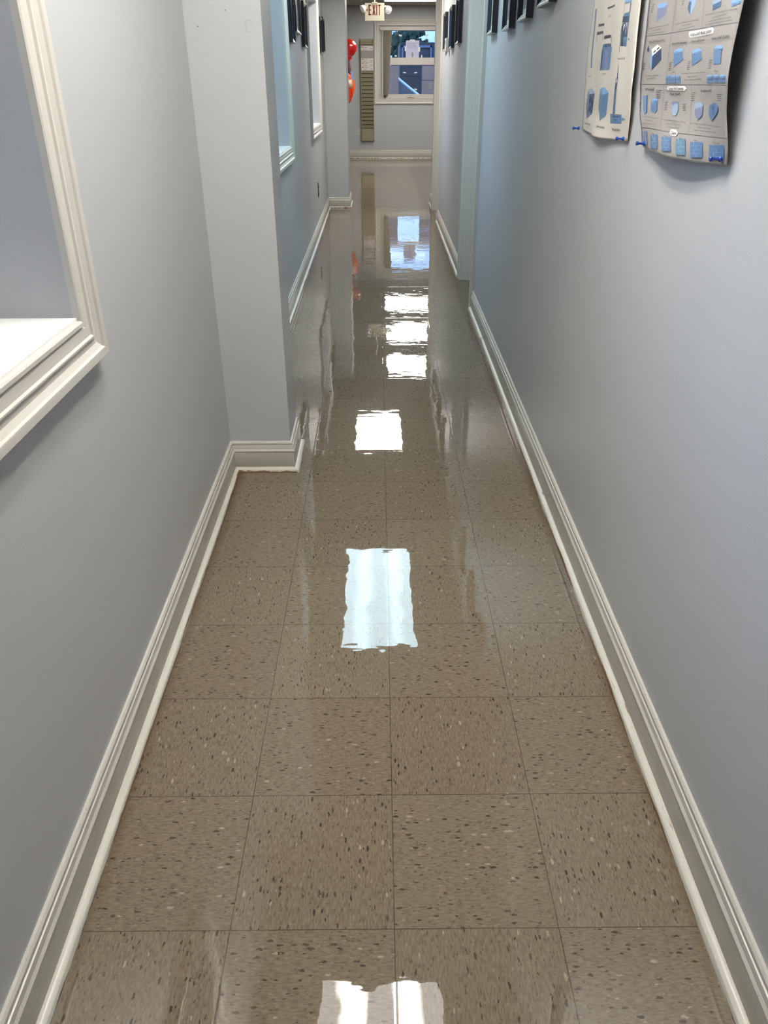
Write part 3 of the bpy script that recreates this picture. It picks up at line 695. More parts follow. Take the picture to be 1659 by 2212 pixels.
('P', 'n', 0.815, 1.3731, 0.871, 1.3728, 0.871, 1.372, 0.815, 1.3723),
('P', 'm', 0.877, 1.3782, 0.928, 1.3778, 0.932, 1.3676, 0.882, 1.3677),
('P', 'b', 0.877, 1.3782, 0.886, 1.3794, 0.926, 1.3791, 0.923, 1.3772, 0.879, 1.3765),
('P', 'n', 0.884, 1.3733, 0.93, 1.373, 0.93, 1.3722, 0.884, 1.3724),
('P', 'm', 0.938, 1.3777, 0.982, 1.3774, 0.986, 1.3674, 0.942, 1.3675),
('P', 'b', 0.938, 1.3777, 0.945, 1.3789, 0.981, 1.3786, 0.978, 1.3768, 0.939, 1.3761),
('P', 'n', 0.944, 1.3729, 0.984, 1.3727, 0.984, 1.3719, 0.944, 1.3721),
('T', 'Colors: Antique Grey, Red Gaub, Brown/Frost, Buttermint,', 0.542, 1.3834, 0.795, 1.3829, 0.0022),
('T', 'Western & Walnut Blend', 0.607, 1.3771, 0.709, 1.3778, 0.0022),
('T', '*Available in Weathered & Custom Blend', 0.573, 1.3719, 0.754, 1.3724, 0.0018),
('P', 'w', 0.356, 1.358, 0.365, 1.362, 0.581, 1.3623, 0.6, 1.3587, 0.583, 1.3554, 0.581, 1.3539, 0.366, 1.3547),
('T', 'Garden Wall Systems', 0.378, 1.3555, 0.575, 1.3557, 0.0051),
('T', 'DIY Pro-Stone®', 0.092, 1.354, 0.206, 1.3542, 0.0052),
('T', 'Vicour Stone®', 0.396, 1.3454, 0.537, 1.346, 0.005),
('T', 'Bandystone®', 0.749, 1.3525, 0.868, 1.3528, 0.0042),
('P', 'k', 0.228, 1.3542, 0.289, 1.355, 0.289, 1.3539, 0.228, 1.3532),
('P', 'k', 0.227, 1.3508, 0.273, 1.3515, 0.273, 1.3505, 0.227, 1.3497),
('P', 'k', 0.226, 1.3473, 0.276, 1.348, 0.276, 1.347, 0.226, 1.3462),
('P', 'k', 0.226, 1.3438, 0.279, 1.3446, 0.278, 1.3436, 0.225, 1.3427),
('P', 'k', 0.225, 1.3403, 0.281, 1.3412, 0.281, 1.3402, 0.224, 1.3392),
('P', 'k', 0.009, 1.3284, 0.029, 1.3292, 0.03, 1.3281, 0.009, 1.3273),
('P', 'k', 0.011, 1.3247, 0.026, 1.3255, 0.026, 1.3244, 0.011, 1.3236),
('P', 'k', 0.012, 1.321, 0.028, 1.3219, 0.029, 1.3208, 0.012, 1.32),
('P', 'k', 0.013, 1.3174, 0.03, 1.3182, 0.03, 1.3172, 0.013, 1.3163),
('P', 'k', 0.013, 1.3138, 0.031, 1.3146, 0.031, 1.3136, 0.013, 1.3127),
('P', 'm', 0.048, 1.3427, 0.101, 1.344, 0.093, 1.3101, 0.068, 1.3066, 0.055, 1.3096),
('P', 'n', 0.101, 1.3455, 0.111, 1.3441, 0.098, 1.3102, 0.09, 1.309),
('P', 'm', 0.162, 1.3339, 0.218, 1.3374, 0.237, 1.3365, 0.227, 1.316, 0.196, 1.3099, 0.146, 1.3139),
('P', 'b', 0.169, 1.335, 0.211, 1.3394, 0.243, 1.3375, 0.229, 1.3272, 0.167, 1.3266),
('P', 'k', 0.332, 1.3328, 0.366, 1.3336, 0.366, 1.3326, 0.332, 1.3318),
('P', 'k', 0.33, 1.3292, 0.355, 1.33, 0.355, 1.329, 0.331, 1.3282),
('P', 'k', 0.329, 1.3256, 0.355, 1.3264, 0.355, 1.3255, 0.329, 1.3246),
('P', 'k', 0.327, 1.322, 0.355, 1.3229, 0.356, 1.3219, 0.328, 1.321),
('P', 'k', 0.325, 1.3184, 0.355, 1.3194, 0.355, 1.3184, 0.325, 1.3174),
('P', 'k', 0.564, 1.3304, 0.604, 1.3314, 0.604, 1.3305, 0.564, 1.3295),
('P', 'k', 0.565, 1.3273, 0.596, 1.3282, 0.596, 1.3273, 0.565, 1.3264),
('P', 'k', 0.566, 1.3242, 0.599, 1.3251, 0.599, 1.3242, 0.567, 1.3232),
('P', 'k', 0.568, 1.321, 0.602, 1.322, 0.603, 1.3211, 0.568, 1.3201),
('P', 'l', 0.416, 1.3309, 0.512, 1.3318, 0.509, 1.3195, 0.482, 1.3098, 0.438, 1.31),
('P', 'v', 0.416, 1.3329, 0.46, 1.3361, 0.514, 1.3346, 0.51, 1.329, 0.417, 1.3271),
('P', 'k', 0.657, 1.351, 0.69, 1.3517, 0.69, 1.3508, 0.657, 1.3501),
('P', 'k', 0.655, 1.3478, 0.68, 1.3484, 0.68, 1.3476, 0.656, 1.3469),
('P', 'k', 0.654, 1.3446, 0.681, 1.3452, 0.681, 1.3444, 0.654, 1.3437),
('P', 'k', 0.653, 1.3413, 0.681, 1.3421, 0.681, 1.3412, 0.653, 1.3404),
('P', 'k', 0.652, 1.3381, 0.682, 1.3389, 0.682, 1.338, 0.652, 1.3372),
('P', 'k', 0.92, 1.3497, 0.966, 1.3504, 0.966, 1.3496, 0.921, 1.3489),
('P', 'k', 0.921, 1.3465, 0.956, 1.3471, 0.956, 1.3463, 0.921, 1.3457),
('P', 'k', 0.921, 1.3432, 0.958, 1.3439, 0.959, 1.3431, 0.921, 1.3424),
('P', 'k', 0.922, 1.34, 0.961, 1.3408, 0.962, 1.34, 0.922, 1.3392),
('P', 'v', 0.694, 1.3272, 0.772, 1.3298, 0.774, 1.3152, 0.725, 1.3062, 0.696, 1.3148),
('P', 'l', 0.694, 1.3326, 0.741, 1.3365, 0.777, 1.3316, 0.768, 1.3263, 0.698, 1.3237),
('P', 'm', 0.845, 1.3315, 0.897, 1.3365, 0.933, 1.3316, 0.928, 1.3216, 0.875, 1.3083, 0.848, 1.3121, 0.841, 1.3221),
('P', 'n', 0.876, 1.3293, 0.898, 1.3312, 0.894, 1.3195, 0.875, 1.3167),
('T', 'Colors: Antique Grey, Buff Blend, Brown/Frost, Buttermilk,', 0.031, 1.3008, 0.243, 1.2997, 0.0022),
('T', 'Western & Walnut Blend', 0.072, 1.2942, 0.161, 1.2934, 0.0018),
('T', '*Available in Weathered & Blend', 0.044, 1.288, 0.198, 1.2876, 0.0017),
('T', 'Colors: Mocha Grey/Silver Lake, Mint Stone, Slate Grey,', 0.303, 1.2987, 0.612, 1.2994, 0.0024),
('T', 'Charcoal, Old Oak & Brown Blend', 0.361, 1.2924, 0.559, 1.2936, 0.0021),
('T', '*Available in Custom Weathering', 0.38, 1.287, 0.548, 1.2881, 0.0017),
('T', 'Colors: Antique Grey, Buff Blend, Brown/Frost, Buttermint,', 0.661, 1.2991, 0.956, 1.2984, 0.0023),
('T', 'Western & Walnut Blend', 0.74, 1.2936, 0.864, 1.2938, 0.0021),
('T', '*Available in Weathered & with Custom Blends', 0.703, 1.2884, 0.912, 1.2889, 0.0019),
('P', 'w', 0.427, 1.2784, 0.44, 1.2848, 0.51, 1.2856, 0.538, 1.2801, 0.527, 1.2745, 0.46, 1.2737),
('T', 'Colors', 0.451, 1.2759, 0.525, 1.2765, 0.0058),
('P', 'v', 0.026, 1.2722, 0.089, 1.2736, 0.097, 1.2459, 0.006, 1.2433),
('P', 'l', 0.026, 1.2655, 0.093, 1.2669, 0.094, 1.2665, 0.026, 1.265),
('P', 'l', 0.024, 1.2583, 0.097, 1.26, 0.097, 1.2596, 0.024, 1.2579),
('P', 'l', 0.016, 1.2511, 0.098, 1.2531, 0.098, 1.2527, 0.016, 1.2506),
('P', 'l', 0.045, 1.2726, 0.049, 1.2727, 0.05, 1.2656, 0.046, 1.2655),
('P', 'l', 0.059, 1.2659, 0.063, 1.266, 0.064, 1.2589, 0.06, 1.2588),
('P', 'l', 0.045, 1.2584, 0.05, 1.2586, 0.045, 1.2514, 0.04, 1.2513),
('P', 'l', 0.056, 1.2517, 0.061, 1.2519, 0.057, 1.2448, 0.051, 1.2446),
('P', 'm', 0.144, 1.2674, 0.257, 1.2702, 0.308, 1.2451, 0.167, 1.2406),
('P', 'l', 0.152, 1.2611, 0.272, 1.2642, 0.273, 1.2638, 0.152, 1.2607),
('P', 'l', 0.159, 1.2545, 0.288, 1.2579, 0.289, 1.2575, 0.159, 1.2541),
('P', 'l', 0.163, 1.2478, 0.299, 1.2516, 0.3, 1.2512, 0.163, 1.2474),
('P', 'l', 0.173, 1.2682, 0.179, 1.2683, 0.19, 1.2617, 0.184, 1.2616),
('P', 'l', 0.209, 1.2623, 0.215, 1.2624, 0.227, 1.256, 0.221, 1.2558),
('P', 'l', 0.194, 1.2551, 0.201, 1.2552, 0.208, 1.2487, 0.202, 1.2485),
('P', 'l', 0.23, 1.2493, 0.236, 1.2495, 0.243, 1.243, 0.237, 1.2428),
('P', 'm', 0.335, 1.2682, 0.463, 1.2715, 0.513, 1.2467, 0.387, 1.2426),
('P', 'l', 0.351, 1.2622, 0.478, 1.2655, 0.479, 1.2652, 0.352, 1.2618),
('P', 'l', 0.366, 1.2558, 0.493, 1.2594, 0.494, 1.259, 0.367, 1.2554),
('P', 'l', 0.378, 1.2494, 0.504, 1.2532, 0.505, 1.2528, 0.378, 1.249),
('P', 'l', 0.373, 1.2691, 0.378, 1.2693, 0.394, 1.263, 0.39, 1.2629),
('P', 'l', 0.416, 1.2636, 0.42, 1.2637, 0.436, 1.2575, 0.431, 1.2574),
('P', 'l', 0.405, 1.2566, 0.41, 1.2567, 0.422, 1.2504, 0.417, 1.2503),
('P', 'l', 0.443, 1.2511, 0.447, 1.2512, 0.457, 1.2449, 0.452, 1.2447),
('P', 't', 0.538, 1.2696, 0.639, 1.2724, 0.674, 1.2456, 0.58, 1.2423),
('P', 'l', 0.552, 1.2633, 0.65, 1.2659, 0.65, 1.2656, 0.552, 1.2629),
('P', 'l', 0.564, 1.2565, 0.659, 1.2593, 0.66, 1.2589, 0.565, 1.2561),
('P', 'l', 0.573, 1.2496, 0.668, 1.2525, 0.668, 1.2522, 0.574, 1.2492),
('P', 'l', 0.569, 1.2705, 0.573, 1.2706, 0.585, 1.2639, 0.582, 1.2638),
('P', 'l', 0.602, 1.2643, 0.605, 1.2644, 0.616, 1.2577, 0.613, 1.2576),
('P', 'l', 0.593, 1.257, 0.597, 1.2571, 0.605, 1.2503, 0.602, 1.2502),
('P', 'l', 0.621, 1.2508, 0.624, 1.2509, 0.631, 1.244, 0.627, 1.2439),
('P', 'm', 0.692, 1.2687, 0.796, 1.2717, 0.817, 1.2462, 0.72, 1.2426),
('P', 'l', 0.7, 1.2626, 0.802, 1.2656, 0.802, 1.2652, 0.701, 1.2623),
('P', 'l', 0.708, 1.2561, 0.807, 1.2592, 0.808, 1.2589, 0.709, 1.2558),
('P', 'l', 0.715, 1.2496, 0.813, 1.2528, 0.813, 1.2524, 0.715, 1.2492),
('P', 'l', 0.722, 1.2696, 0.725, 1.2697, 0.733, 1.2633, 0.73, 1.2632),
('P', 'l', 0.751, 1.2638, 0.753, 1.2639, 0.76, 1.2575, 0.758, 1.2574),
('P', 'l', 0.738, 1.2567, 0.74, 1.2568, 0.747, 1.2503, 0.744, 1.2502),
('P', 'l', 0.764, 1.2509, 0.766, 1.251, 0.771, 1.2445, 0.768, 1.2444),
('P', 'm', 0.857, 1.2683, 0.975, 1.2719, 0.98, 1.2479, 0.871, 1.2437),
('P', 'l', 0.86, 1.2625, 0.975, 1.2661, 0.975, 1.2658, 0.86, 1.2622),
('P', 'l', 0.864, 1.2564, 0.976, 1.2601, 0.976, 1.2598, 0.864, 1.2561),
('P', 'l', 0.868, 1.2503, 0.978, 1.2541, 0.978, 1.2538, 0.868, 1.2499),
('P', 'l', 0.891, 1.2693, 0.894, 1.2694, 0.896, 1.2634, 0.894, 1.2633),
('P', 'l', 0.917, 1.264, 0.919, 1.2641, 0.921, 1.2581, 0.919, 1.258),
('P', 'l', 0.897, 1.2572, 0.899, 1.2573, 0.902, 1.2512, 0.9, 1.2511),
('P', 'l', 0.922, 1.2519, 0.924, 1.252, 0.927, 1.2459, 0.924, 1.2458),
('T', 'Antique', 0.162, 1.2687, 0.214, 1.2692, 0.0025),
('T', 'Buttermilk', 0.363, 1.2701, 0.428, 1.2706, 0.0022),
('T', 'Walnut', 0.57, 1.2709, 0.611, 1.2711, 0.0021),
('T', 'Mocha', 0.728, 1.2712, 0.759, 1.271, 0.0021),
('T', 'Western Stone', 0.884, 1.2719, 0.942, 1.2719, 0.0023)]

def itp(z, t):
    if z <= t[0][0]: return t[0][1]
    for (a, b), (c, d) in zip(t, t[1:]):
        if z <= c: return b+(d-b)*(z-a)/(c-a)
    return t[-1][1]
def sheet1(u, z, lift=0):
    y = itp(z, P1L)*(1-u)+itp(z, P1R)*u; k = (z-1.24)
    off = .003+.012*u*min(1, .25+k/.15)*(1 if z < 1.9 else max(0, (2.1-z)/.2)) + .0018*math.sin(u*21+z*9)*min(1, k*8) + .012*math.exp(-((u-.45)/.22)**2)*max(0, 1-k/.05) + lift
    return Vector((WR(y)-off, y, z))
def sheet2(u, z, lift=0):
    y = itp(z, P2L)*(1-u)+itp(z, P2R)*u; k = (z-1.237)
    top = 1 if z < 1.85 else max(0, (2.1-z)/.25)
    off = .004 + .034*(u**1.6)*min(1, .15+k/.16)*top + .022*math.sin(math.pi*min(1, max(0, u)))**1.2*math.exp(-(k/.06)**2) + .0016*math.sin(u*17+z*13)*min(1, k*8) + .012*math.exp(-(u/.12)**2)*math.exp(-((k-.05)/.05)**2) + lift
    return Vector((WR(y)-off, y, z))
def zbot1(u): return 1.243 - .004*math.sin(math.pi*u)*1.5 + (.003 if u < .3 else 0)
def zbot2(u): return 1.239 - .005*math.sin(math.pi*u)
INK = dict(k=(.035, .035, .045), n=(.025, .045, .10), d=(.045, .10, .19), m=(.095, .175, .32), b=(.19, .35, .58), l=(.27, .37, .50), v=(.17, .19, .30), t=(.11, .21, .30), w=(.78, .77, .72), g=(.17, .16, .15))
INKM = {k: simple('printed_'+n, INK[k], .5, var=.22 if k in 'ndmblvt' else .05, nscale=160) for k, n in zip('kndmblvtwg', ('black', 'navy', 'deep_blue', 'mid_blue', 'light_blue', 'pale_blue', 'violet_grey', 'teal', 'white', 'grey_rule'))}
def poster(name, label, sheet, zbot, items, paper, nu=36, nz=60):
    base = sheet(.5, 1.24); t = thing(name, label, 'poster', base)
    bm = NB(); grid = []
    for a in range(nu+1):
        u = a/nu; zb = zbot(u); col = []
        for c in range(nz+1):
            s_ = (c/nz)**1.3; col.append(bm.verts.new(sheet(u, zb+(2.1-zb)*s_)))
        grid.append(col)
    for a in range(nu):
        for c in range(nz): bm.faces.new((grid[a][c], grid[a+1][c], grid[a+1][c+1], grid[a][c+1]))
    bmesh.ops.recalc_face_normals(bm, faces=bm.faces[:])
    me = bpy.data.meshes.new('sheet'); bm.to_mesh(me); bm.free(); me.materials.append(paper)
    o = bpy.data.objects.new('sheet', me); C.objects.link(o); o.parent = t; o.matrix_parent_inverse = t.matrix_world.inverted()
    for pl in me.polygons: pl.use_smooth = True
    so = o.modifiers.new('thickness', 'SOLIDIFY'); so.thickness = .00035; so.offset = 0
    keys = list(INKM); bm = NB()
    def add_tris(tris, mi, lift):
        for tr in tris:
            # split long triangles so the print follows the curl
            st = [tr]
            while st:
                q = st.pop(); L = [max(abs(q[k][0]-q[(k+1) % 3][0])*.6, abs(q[k][1]-q[(k+1) % 3][1])) for k in range(3)]; m_ = max(L)
                if m_ > .022:
                    k = L.index(m_); a, b, c = q[k], q[(k+1) % 3], q[(k+2) % 3]; mid = ((a[0]+b[0])/2, (a[1]+b[1])/2); st += [(a, mid, c), (mid, b, c)]
                else:
                    f = bm.faces.new([bm.verts.new(sheet(p_[0], p_[1], lift)) for p_ in q]); f.material_index = mi
    from mathutils.geometry import tessellate_polygon
    for n_, e in enumerate(items):
        if e[0] == 'P':
            pts = [(max(0.0, min(1.0, e[k])), e[k+1]) for k in range(2, len(e), 2)]
            lift = .0004+.000008*n_
            tris = [tuple(pts[k] for k in tr) for tr in tessellate_polygon([[Vector((a*.6, b, 0)) for a, b in pts]])]
            add_tris(tris, keys.index(e[1]), lift)
        else:
            _, s_, u0, z0, u1, z1, h = e
            cu = bpy.data.curves.new('line', 'FONT'); cu.body = s_; cu.resolution_u = 2; cu.size = 1; cu.offset = .018 if h > .0035 else .008
            ob = bpy.data.objects.new('line', cu); tm = bpy.data.meshes.new_from_object(ob)
            if not tm.vertices: continue
            mx = max(v.co.x for v in tm.vertices); mn = min(v.co.x for v in tm.vertices)
            bold = .012 if h > .003 else .02
            def mp(v):
                k = (v.co.x-mn)/(mx-mn); return (u0+(u1-u0)*k, z0+(z1-z0)*k+v.co.y/.70*h)
            for pl in tm.polygons:
                q = [mp(tm.vertices[i]) for i in pl.vertices]
                for k in range(1, len(q)-1): add_tris([(q[0], q[k], q[k+1])], 0, .0022)
            bpy.data.objects.remove(ob); bpy.data.curves.remove(cu); bpy.data.meshes.remove(tm)
    me = bpy.data.meshes.new('print'); bm.to_mesh(me); bm.free()
    for k in keys: me.materials.append(INKM[k])
    # every printed face looks into the corridor
    o2 = bpy.data.objects.new('print', me); C.objects.link(o2); o2.parent = t; o2.matrix_parent_inverse = t.matrix_world.inverted()
    return t
cream = simple('cream_poster_paper', (.56, .53, .47), .38, var=.04, nscale=14, bmp=.0006, coat=.15)
taupe = simple('taupe_poster_paper', (.31, .285, .265), .34, var=.05, nscale=14, bmp=.0006, coat=.3)
poster('poster', 'cream poster with blue stone blocks and tools, farther from the camera', sheet1, zbot1, POSTER_1, cream)
poster('poster', 'taupe poster of paving block types with white heading tags and curling bottom', sheet2, zbot2, POSTER_2, taupe)
def push_pin(y, z, off, label, tilt):
    x = WR(y)-off; t = thing('push_pin', label, 'push pin', (x, y, z), 'blue push pins holding the posters'); ax = Vector((-1, tilt, .02)).normalized()
    bm = NB(); lathe(bm, [(0, .004), (.0050, .004), (.0052, .0065), (.0030, .0090), (.0024, .014), (.0030, .0185), (.0044, .0205), (.0046, .0235), (.0036, .0248), (0, .0250)], (x, y, z), ax, 16); obj('head', bm, MT['pin'], t, smooth=True)
    bm = NB(); lathe(bm, [(0, -.008), (.0006, -.006), (.0006, .0045), (0, .0045)], (x, y, z), ax, 8); obj('needle', bm, MT['steel'], t)
push_pin(2.623, 1.250, .006, 'blue push pin at the far lower corner of the cream poster', .03)
push_pin(2.105, 1.248, .010, 'blue push pin at the near lower corner of the cream poster', .03)
push_pin(1.935, 1.247, .008, 'blue push pin at the far lower corner of the taupe poster, on its curled edge', .05)
push_pin(1.472, 1.249, .012, 'blue push pin at the near lower corner of the taupe poster', .03)

# ------------------------------------------------------------------ exit sign
t = thing('exit_sign', 'cream EXIT sign with two emergency lamp heads hanging in the far room', 'exit sign', (-.06, 13.0, 2.42)); t_exit = t
bm = NB(); box(bm, -.200, .079, 13.0, 13.045, 2.205, 2.420, .004); h_ = obj('housing', bm, MT['exitpl'], t)
bm = NB(); box(bm, -.10, -.02, 12.99, 13.055, 2.415, 2.43, .003); tube(bm, [(-.06, 13.022, 2.43), (-.06, 13.022, RH-.02)], .011, 12); box(bm, -.13, .01, 12.95, 13.095, RH-.02, RH, .003); obj('ceiling_canopy', bm, MT['exitpl'], t)
def letters(parent, strokes, mat, y, d=.002, name='lettering'):
    bm = NB()
    for pts in strokes: prism(bm, pts, y-d, y+.001, lambda a, b, c: (a, c, b))
    return obj(name, bm, mat, parent)
S = []
def R4(x0, x1, z0, z1): S.append([(x0, z0), (x1, z0), (x1, z1), (x0, z1)])
zb, zt = 2.275, 2.400
R4(-.147, -.130, zb, zt); R4(-.147, -.107, zt-.014, zt); R4(-.147, -.107, zb, zb+.014); R4(-.130, -.112, 2.331, 2.344)          # E
S.append([(-.092, zb), (-.077, zb), (-.047, zt), (-.062, zt)]); S.append([(-.062, zb), (-.047, zb), (-.077, zt), (-.092, zt)][::1])   # X
R4(-.036, -.022, zb, zt)                                                                                                          # I
R4(.003, .016, zb, zt); R4(-.012, .031, zt-.014, zt)                                                                             # T
letters(h_, S, MT['exitred'], 13.0)
S = [[(-.182, 2.338), (-.158, 2.360), (-.158, 2.348), (-.168, 2.338)], [(-.182, 2.338), (-.168, 2.338), (-.158, 2.328), (-.158, 2.316)]]
letters(h_, S, MT['exitred'], 13.0, name='arrow')
def lamp(xc, z, ax, xa):
    a = Vector(ax).normalized(); o = Vector((xc, 13.0, z))
    bm = NB(); lathe(bm, [(0, -.062), (.022, -.058), (.040, -.040), (.049, -.010), (.052, 0), (.049, .002), (.046, -.002), (0, -.004)], o, a, 28); tube(bm, [(xa, 13.02, z+.045), (xc, 13.03, z+.045), o-a*.04], .012, 10)
    l = obj('lamp_head', bm, MT['lampwhite'], t_exit, smooth=True)
    bm = NB(); lathe(bm, [(.046, -.001), (.030, .006), (0, .009)], o, a, 28); obj('lens', bm, MT['lens'], l, smooth=True)
lamp(.140, 2.335, (.25, -.85, -.35), .079); lamp(-.238, 2.345, (-.80, -.35, -.50), -.200)

# ------------------------------------------------------------------ far window
y0 = Y_FAR
def casing_y(bm, x0, x1, z0, z1, yw, prof, wscale=1.2):
    corners = [(x0, z0, -1, -1), (x0, z1, -1, 1), (x1, z1, 1, 1), (x1, z0, 1, -1)]; rings = []
    for (x, z, sx, sz) in corners: rings.append([bm.verts.new((x+sx*d*wscale, yw-o, z+sz*d*wscale)) for o, d in prof])
    n = len(prof)
    for a, b in ((0, 1), (1, 2), (2, 3), (3, 0)):
        for k in range(n): bm.faces.new((rings[a][k], rings[b][k], rings[b][(k+1) % n], rings[a][(k+1) % n]))
bm = NB(); casing_y(bm, FWX0, FWX1, FWZ0, FWZ1, y0, CAS); win = struct(obj('window_4', bm, MT['trim'], smooth=True))
bm = NB()
for (a, b, c, d) in ((FWX0, FWX1, FWZ1-.088, FWZ1), (FWX0, FWX0+.155, FWZ0, FWZ1-.088), (FWX1-.11, FWX1, FWZ0, FWZ1-.088)): box(bm, a, b, y0+.03, y0+.12, c, d, .003)
obj('window_frame', bm, MT['vinyl'], win)
gx0, gx1 = FWX0+.155, FWX1-.11
bm = NB(); box(bm, gx0, gx1, y0+.02, y0+.075, 1.780, 1.910, .004); obj('middle_rail', bm, MT['vinyl'], win)
bm = NB(); box(bm, gx0, gx1, y0+.015, y0+.08, FWZ0, 1.240, .004); br = obj('bottom_rail', bm, MT['vinyl'], win)
bm = NB(); box(bm, .600, .750, y0+.003, y0+.015, 1.172, 1.192, .003); tube(bm, [(.675, y0+.0, 1.188), (.66, y0-.012, 1.197), (.69, y0-.022, 1.218)], [.006, .005, .005], 8); obj('crank_handle', bm, MT['metal'], br, smooth=True)
for (c, d) in ((1.240, 1.780), (1.910, FWZ1-.088)):
    bm = NB(); box(bm, gx0, gx1, y0+.050, y0+.056, c, d); obj('pane', bm, MT['glass'], win)
# blind bunched at the left, with its wand
t = thing('window_blind', 'taupe vertical blind gathered at the left side of the far window', 'blind', (.10, y0-.02, 2.40))
bm = NB(); box(bm, .03, 1.59, y0-.012, y0+.012, 2.395, 2.44, .003); obj('head_rail', bm, MT['vinyl'], t)
for k in range(5):
    a = .125+k*.034; b_ = .112+k*.018
    bm = NB(); n = 14
    vs = []
    for q in range(n+1):
        s_ = q/n; xc = a+(b_-a)*s_; z = 2.392-(2.392-1.215)*s_
        r = math.radians(62-6*k); hw = .028
        vs.append([bm.verts.new((xc+sx*hw*math.cos(r)*(1-.35*s_), y0-.012+sx*.010+.004*math.sin(k+s_*3)+dy, z)) for sx, dy in ((-1, 0), (1, 0), (1, .002), (-1, .002))])
    for A, B in zip(vs, vs[1:]):
        for j in range(4): bm.faces.new((A[j], B[j], B[(j+1) % 4], A[(j+1) % 4]))
    bm.faces.new(vs[0]); bm.faces.new(vs[-1][::-1]); obj('vane', bm, MT['blind'], t, smooth=True)
bm = NB(); tube(bm, [(.078, y0-.030, 2.40), (.076, y0-.032, 1.8), (.078, y0-.034, 1.205)], .012, 8); obj('wand', bm, MT['wand'], t, smooth=True)
bm = NB(); box(bm, .122, .150, y0-.045, y0-.020, 1.185, 1.222, .004); obj('wand_clip', bm, MT['black'], t)

# notices taped to the glass
def notice(x0, x1, z0, z1, label, mat, mark=None):
    yy = y0+.044; t = thing('notice', label, 'paper notice', ((x0+x1)/2, yy, z0), 'paper notices taped to the far window')
    bm = NB(); box(bm, x0, x1, yy-.0006, yy, z0, z1); obj('paper', bm, mat, t)
    bm = NB(); rng = random.Random(int(x0*1000)); zc = (z0+z1)/2
    k = 0
    while z1-.05-k*.018 > z0+(z1-z0)*.52:
        a = x0+.03; b_ = x1-.03-rng.random()*.05; z = z1-.05-k*.018; box(bm, a, b_, yy-.0012, yy-.0006, z, z+.004); k += 1
    obj('typed_lines', bm, MT['greycard'], t)
    if mark:
        bm = NB(); lathe(bm, [(0, 0), (.5, .0), (.5, .0008), (0, .0008)], (0, 0, 0), (0, -1, 0), 20)
        for v in bm.verts: v.co = Vector((mark[0]+v.co.x*.045, yy-.0006+v.co.y, mark[1]+v.co.z*.10))
        obj('seal', bm, MT['greycard'], t)
    return t
t = notice(.571, .847, 1.912, 2.220, 'pale notice taped in the middle of the upper pane of the far window', MT['paper'], (.71, 1.965))
for (a, b, c, d) in ((.655, .755, 2.205, 2.235), (.548, .578, 2.03, 2.115), (.838, .868, 2.02, 2.10)):
    bm = NB(); box(bm, a, b, y0+.0415, y0+.0425, c, d); obj('tape', bm, MT['tape'], t)
notice(.182, .425, 1.246, 1.768, 'tall grey notice at the left of the lower pane beside the blind', MT['vellum'], (.255, 1.40))
notice(.918, 1.19, 1.506, 1.766, 'grey notice at the right of the lower pane, upper one of two', MT['vellum'])
notice(.918, 1.19, 1.246, 1.494, 'grey notice at the right of the lower pane, lower one of two', MT['vellum'], (1.10, 1.40))
TP = [(.455, 2.309, .060, .030, 10, 'upper left corner'), (1.001, 2.300, .065, .028, -38, 'upper right corner'), (.362, 1.945, .045, .022, 0, 'just above its middle rail by the blind'),
      (.549, 1.640, .062, .020, 6, 'left one of the pair below the middle rail'), (.784, 1.638, .062, .020, -6, 'right one of the pair below the middle rail'), (.789, 1.332, .060, .026, 12, 'low above the crank handle'), (.905, 1.93, .022, .06, 0, 'beside the pale notice')]
for (x, z, w_, h, an, l) in TP:  # small white rectangles lying flat on the panes
    bm = NB(); box(bm, -w_/2, w_/2, -.0006, .0004, -h/2, h/2); o = obj('white_patch', bm, MT['tape']); o.location = (x, y0+.0485, z); o.rotation_euler = (0, math.radians(an), 0)
    tag(o, 'small white patch on the far window, '+l, 'tape', 'white patches on the far window')

# ------------------------------------------------------------------ time card rack
RX0, RX1, RZ0, RZ1 = -.378, -.100, .349, 2.246
t = thing('time_card_rack', 'tall olive metal time card rack with stacked slots beside the far window', 'card rack', ((RX0+RX1)/2, y0, RZ0))
bm = NB(); box(bm, RX0, RX1, y0-.010, y0-.0005, RZ0, RZ1); obj('back_panel', bm, MT['rack'], t)
for a in (RX0, RX1-.014):
    bm = NB(); box(bm, a, a+.014, y0-.062, y0-.0105, RZ0, RZ1, .002); obj('side_channel', bm, MT['rack'], t)
NP = 22; zs0 = .60; step = (RZ1-.03-zs0)/NP
bm = NB(); box(bm, RX0+.0142, RX1-.0142, y0-.055, y0-.0105, RZ0, zs0-.012, .002); obj('base_pocket', bm, MT['rack'], t)
for k in range(NP):
    z = zs0+k*step; bm = NB()
    prism(bm, [(y0-.058, z+step*.80), (y0-.044, z+.006), (y0-.0105, z+.006), (y0-.0105, z), (y0-.046, z), (y0-.061, z+step*.80)], RX0+.0142, RX1-.0142, lambda a, b, d: (d, a, b)); obj('slot', bm, MT['rack'], t)
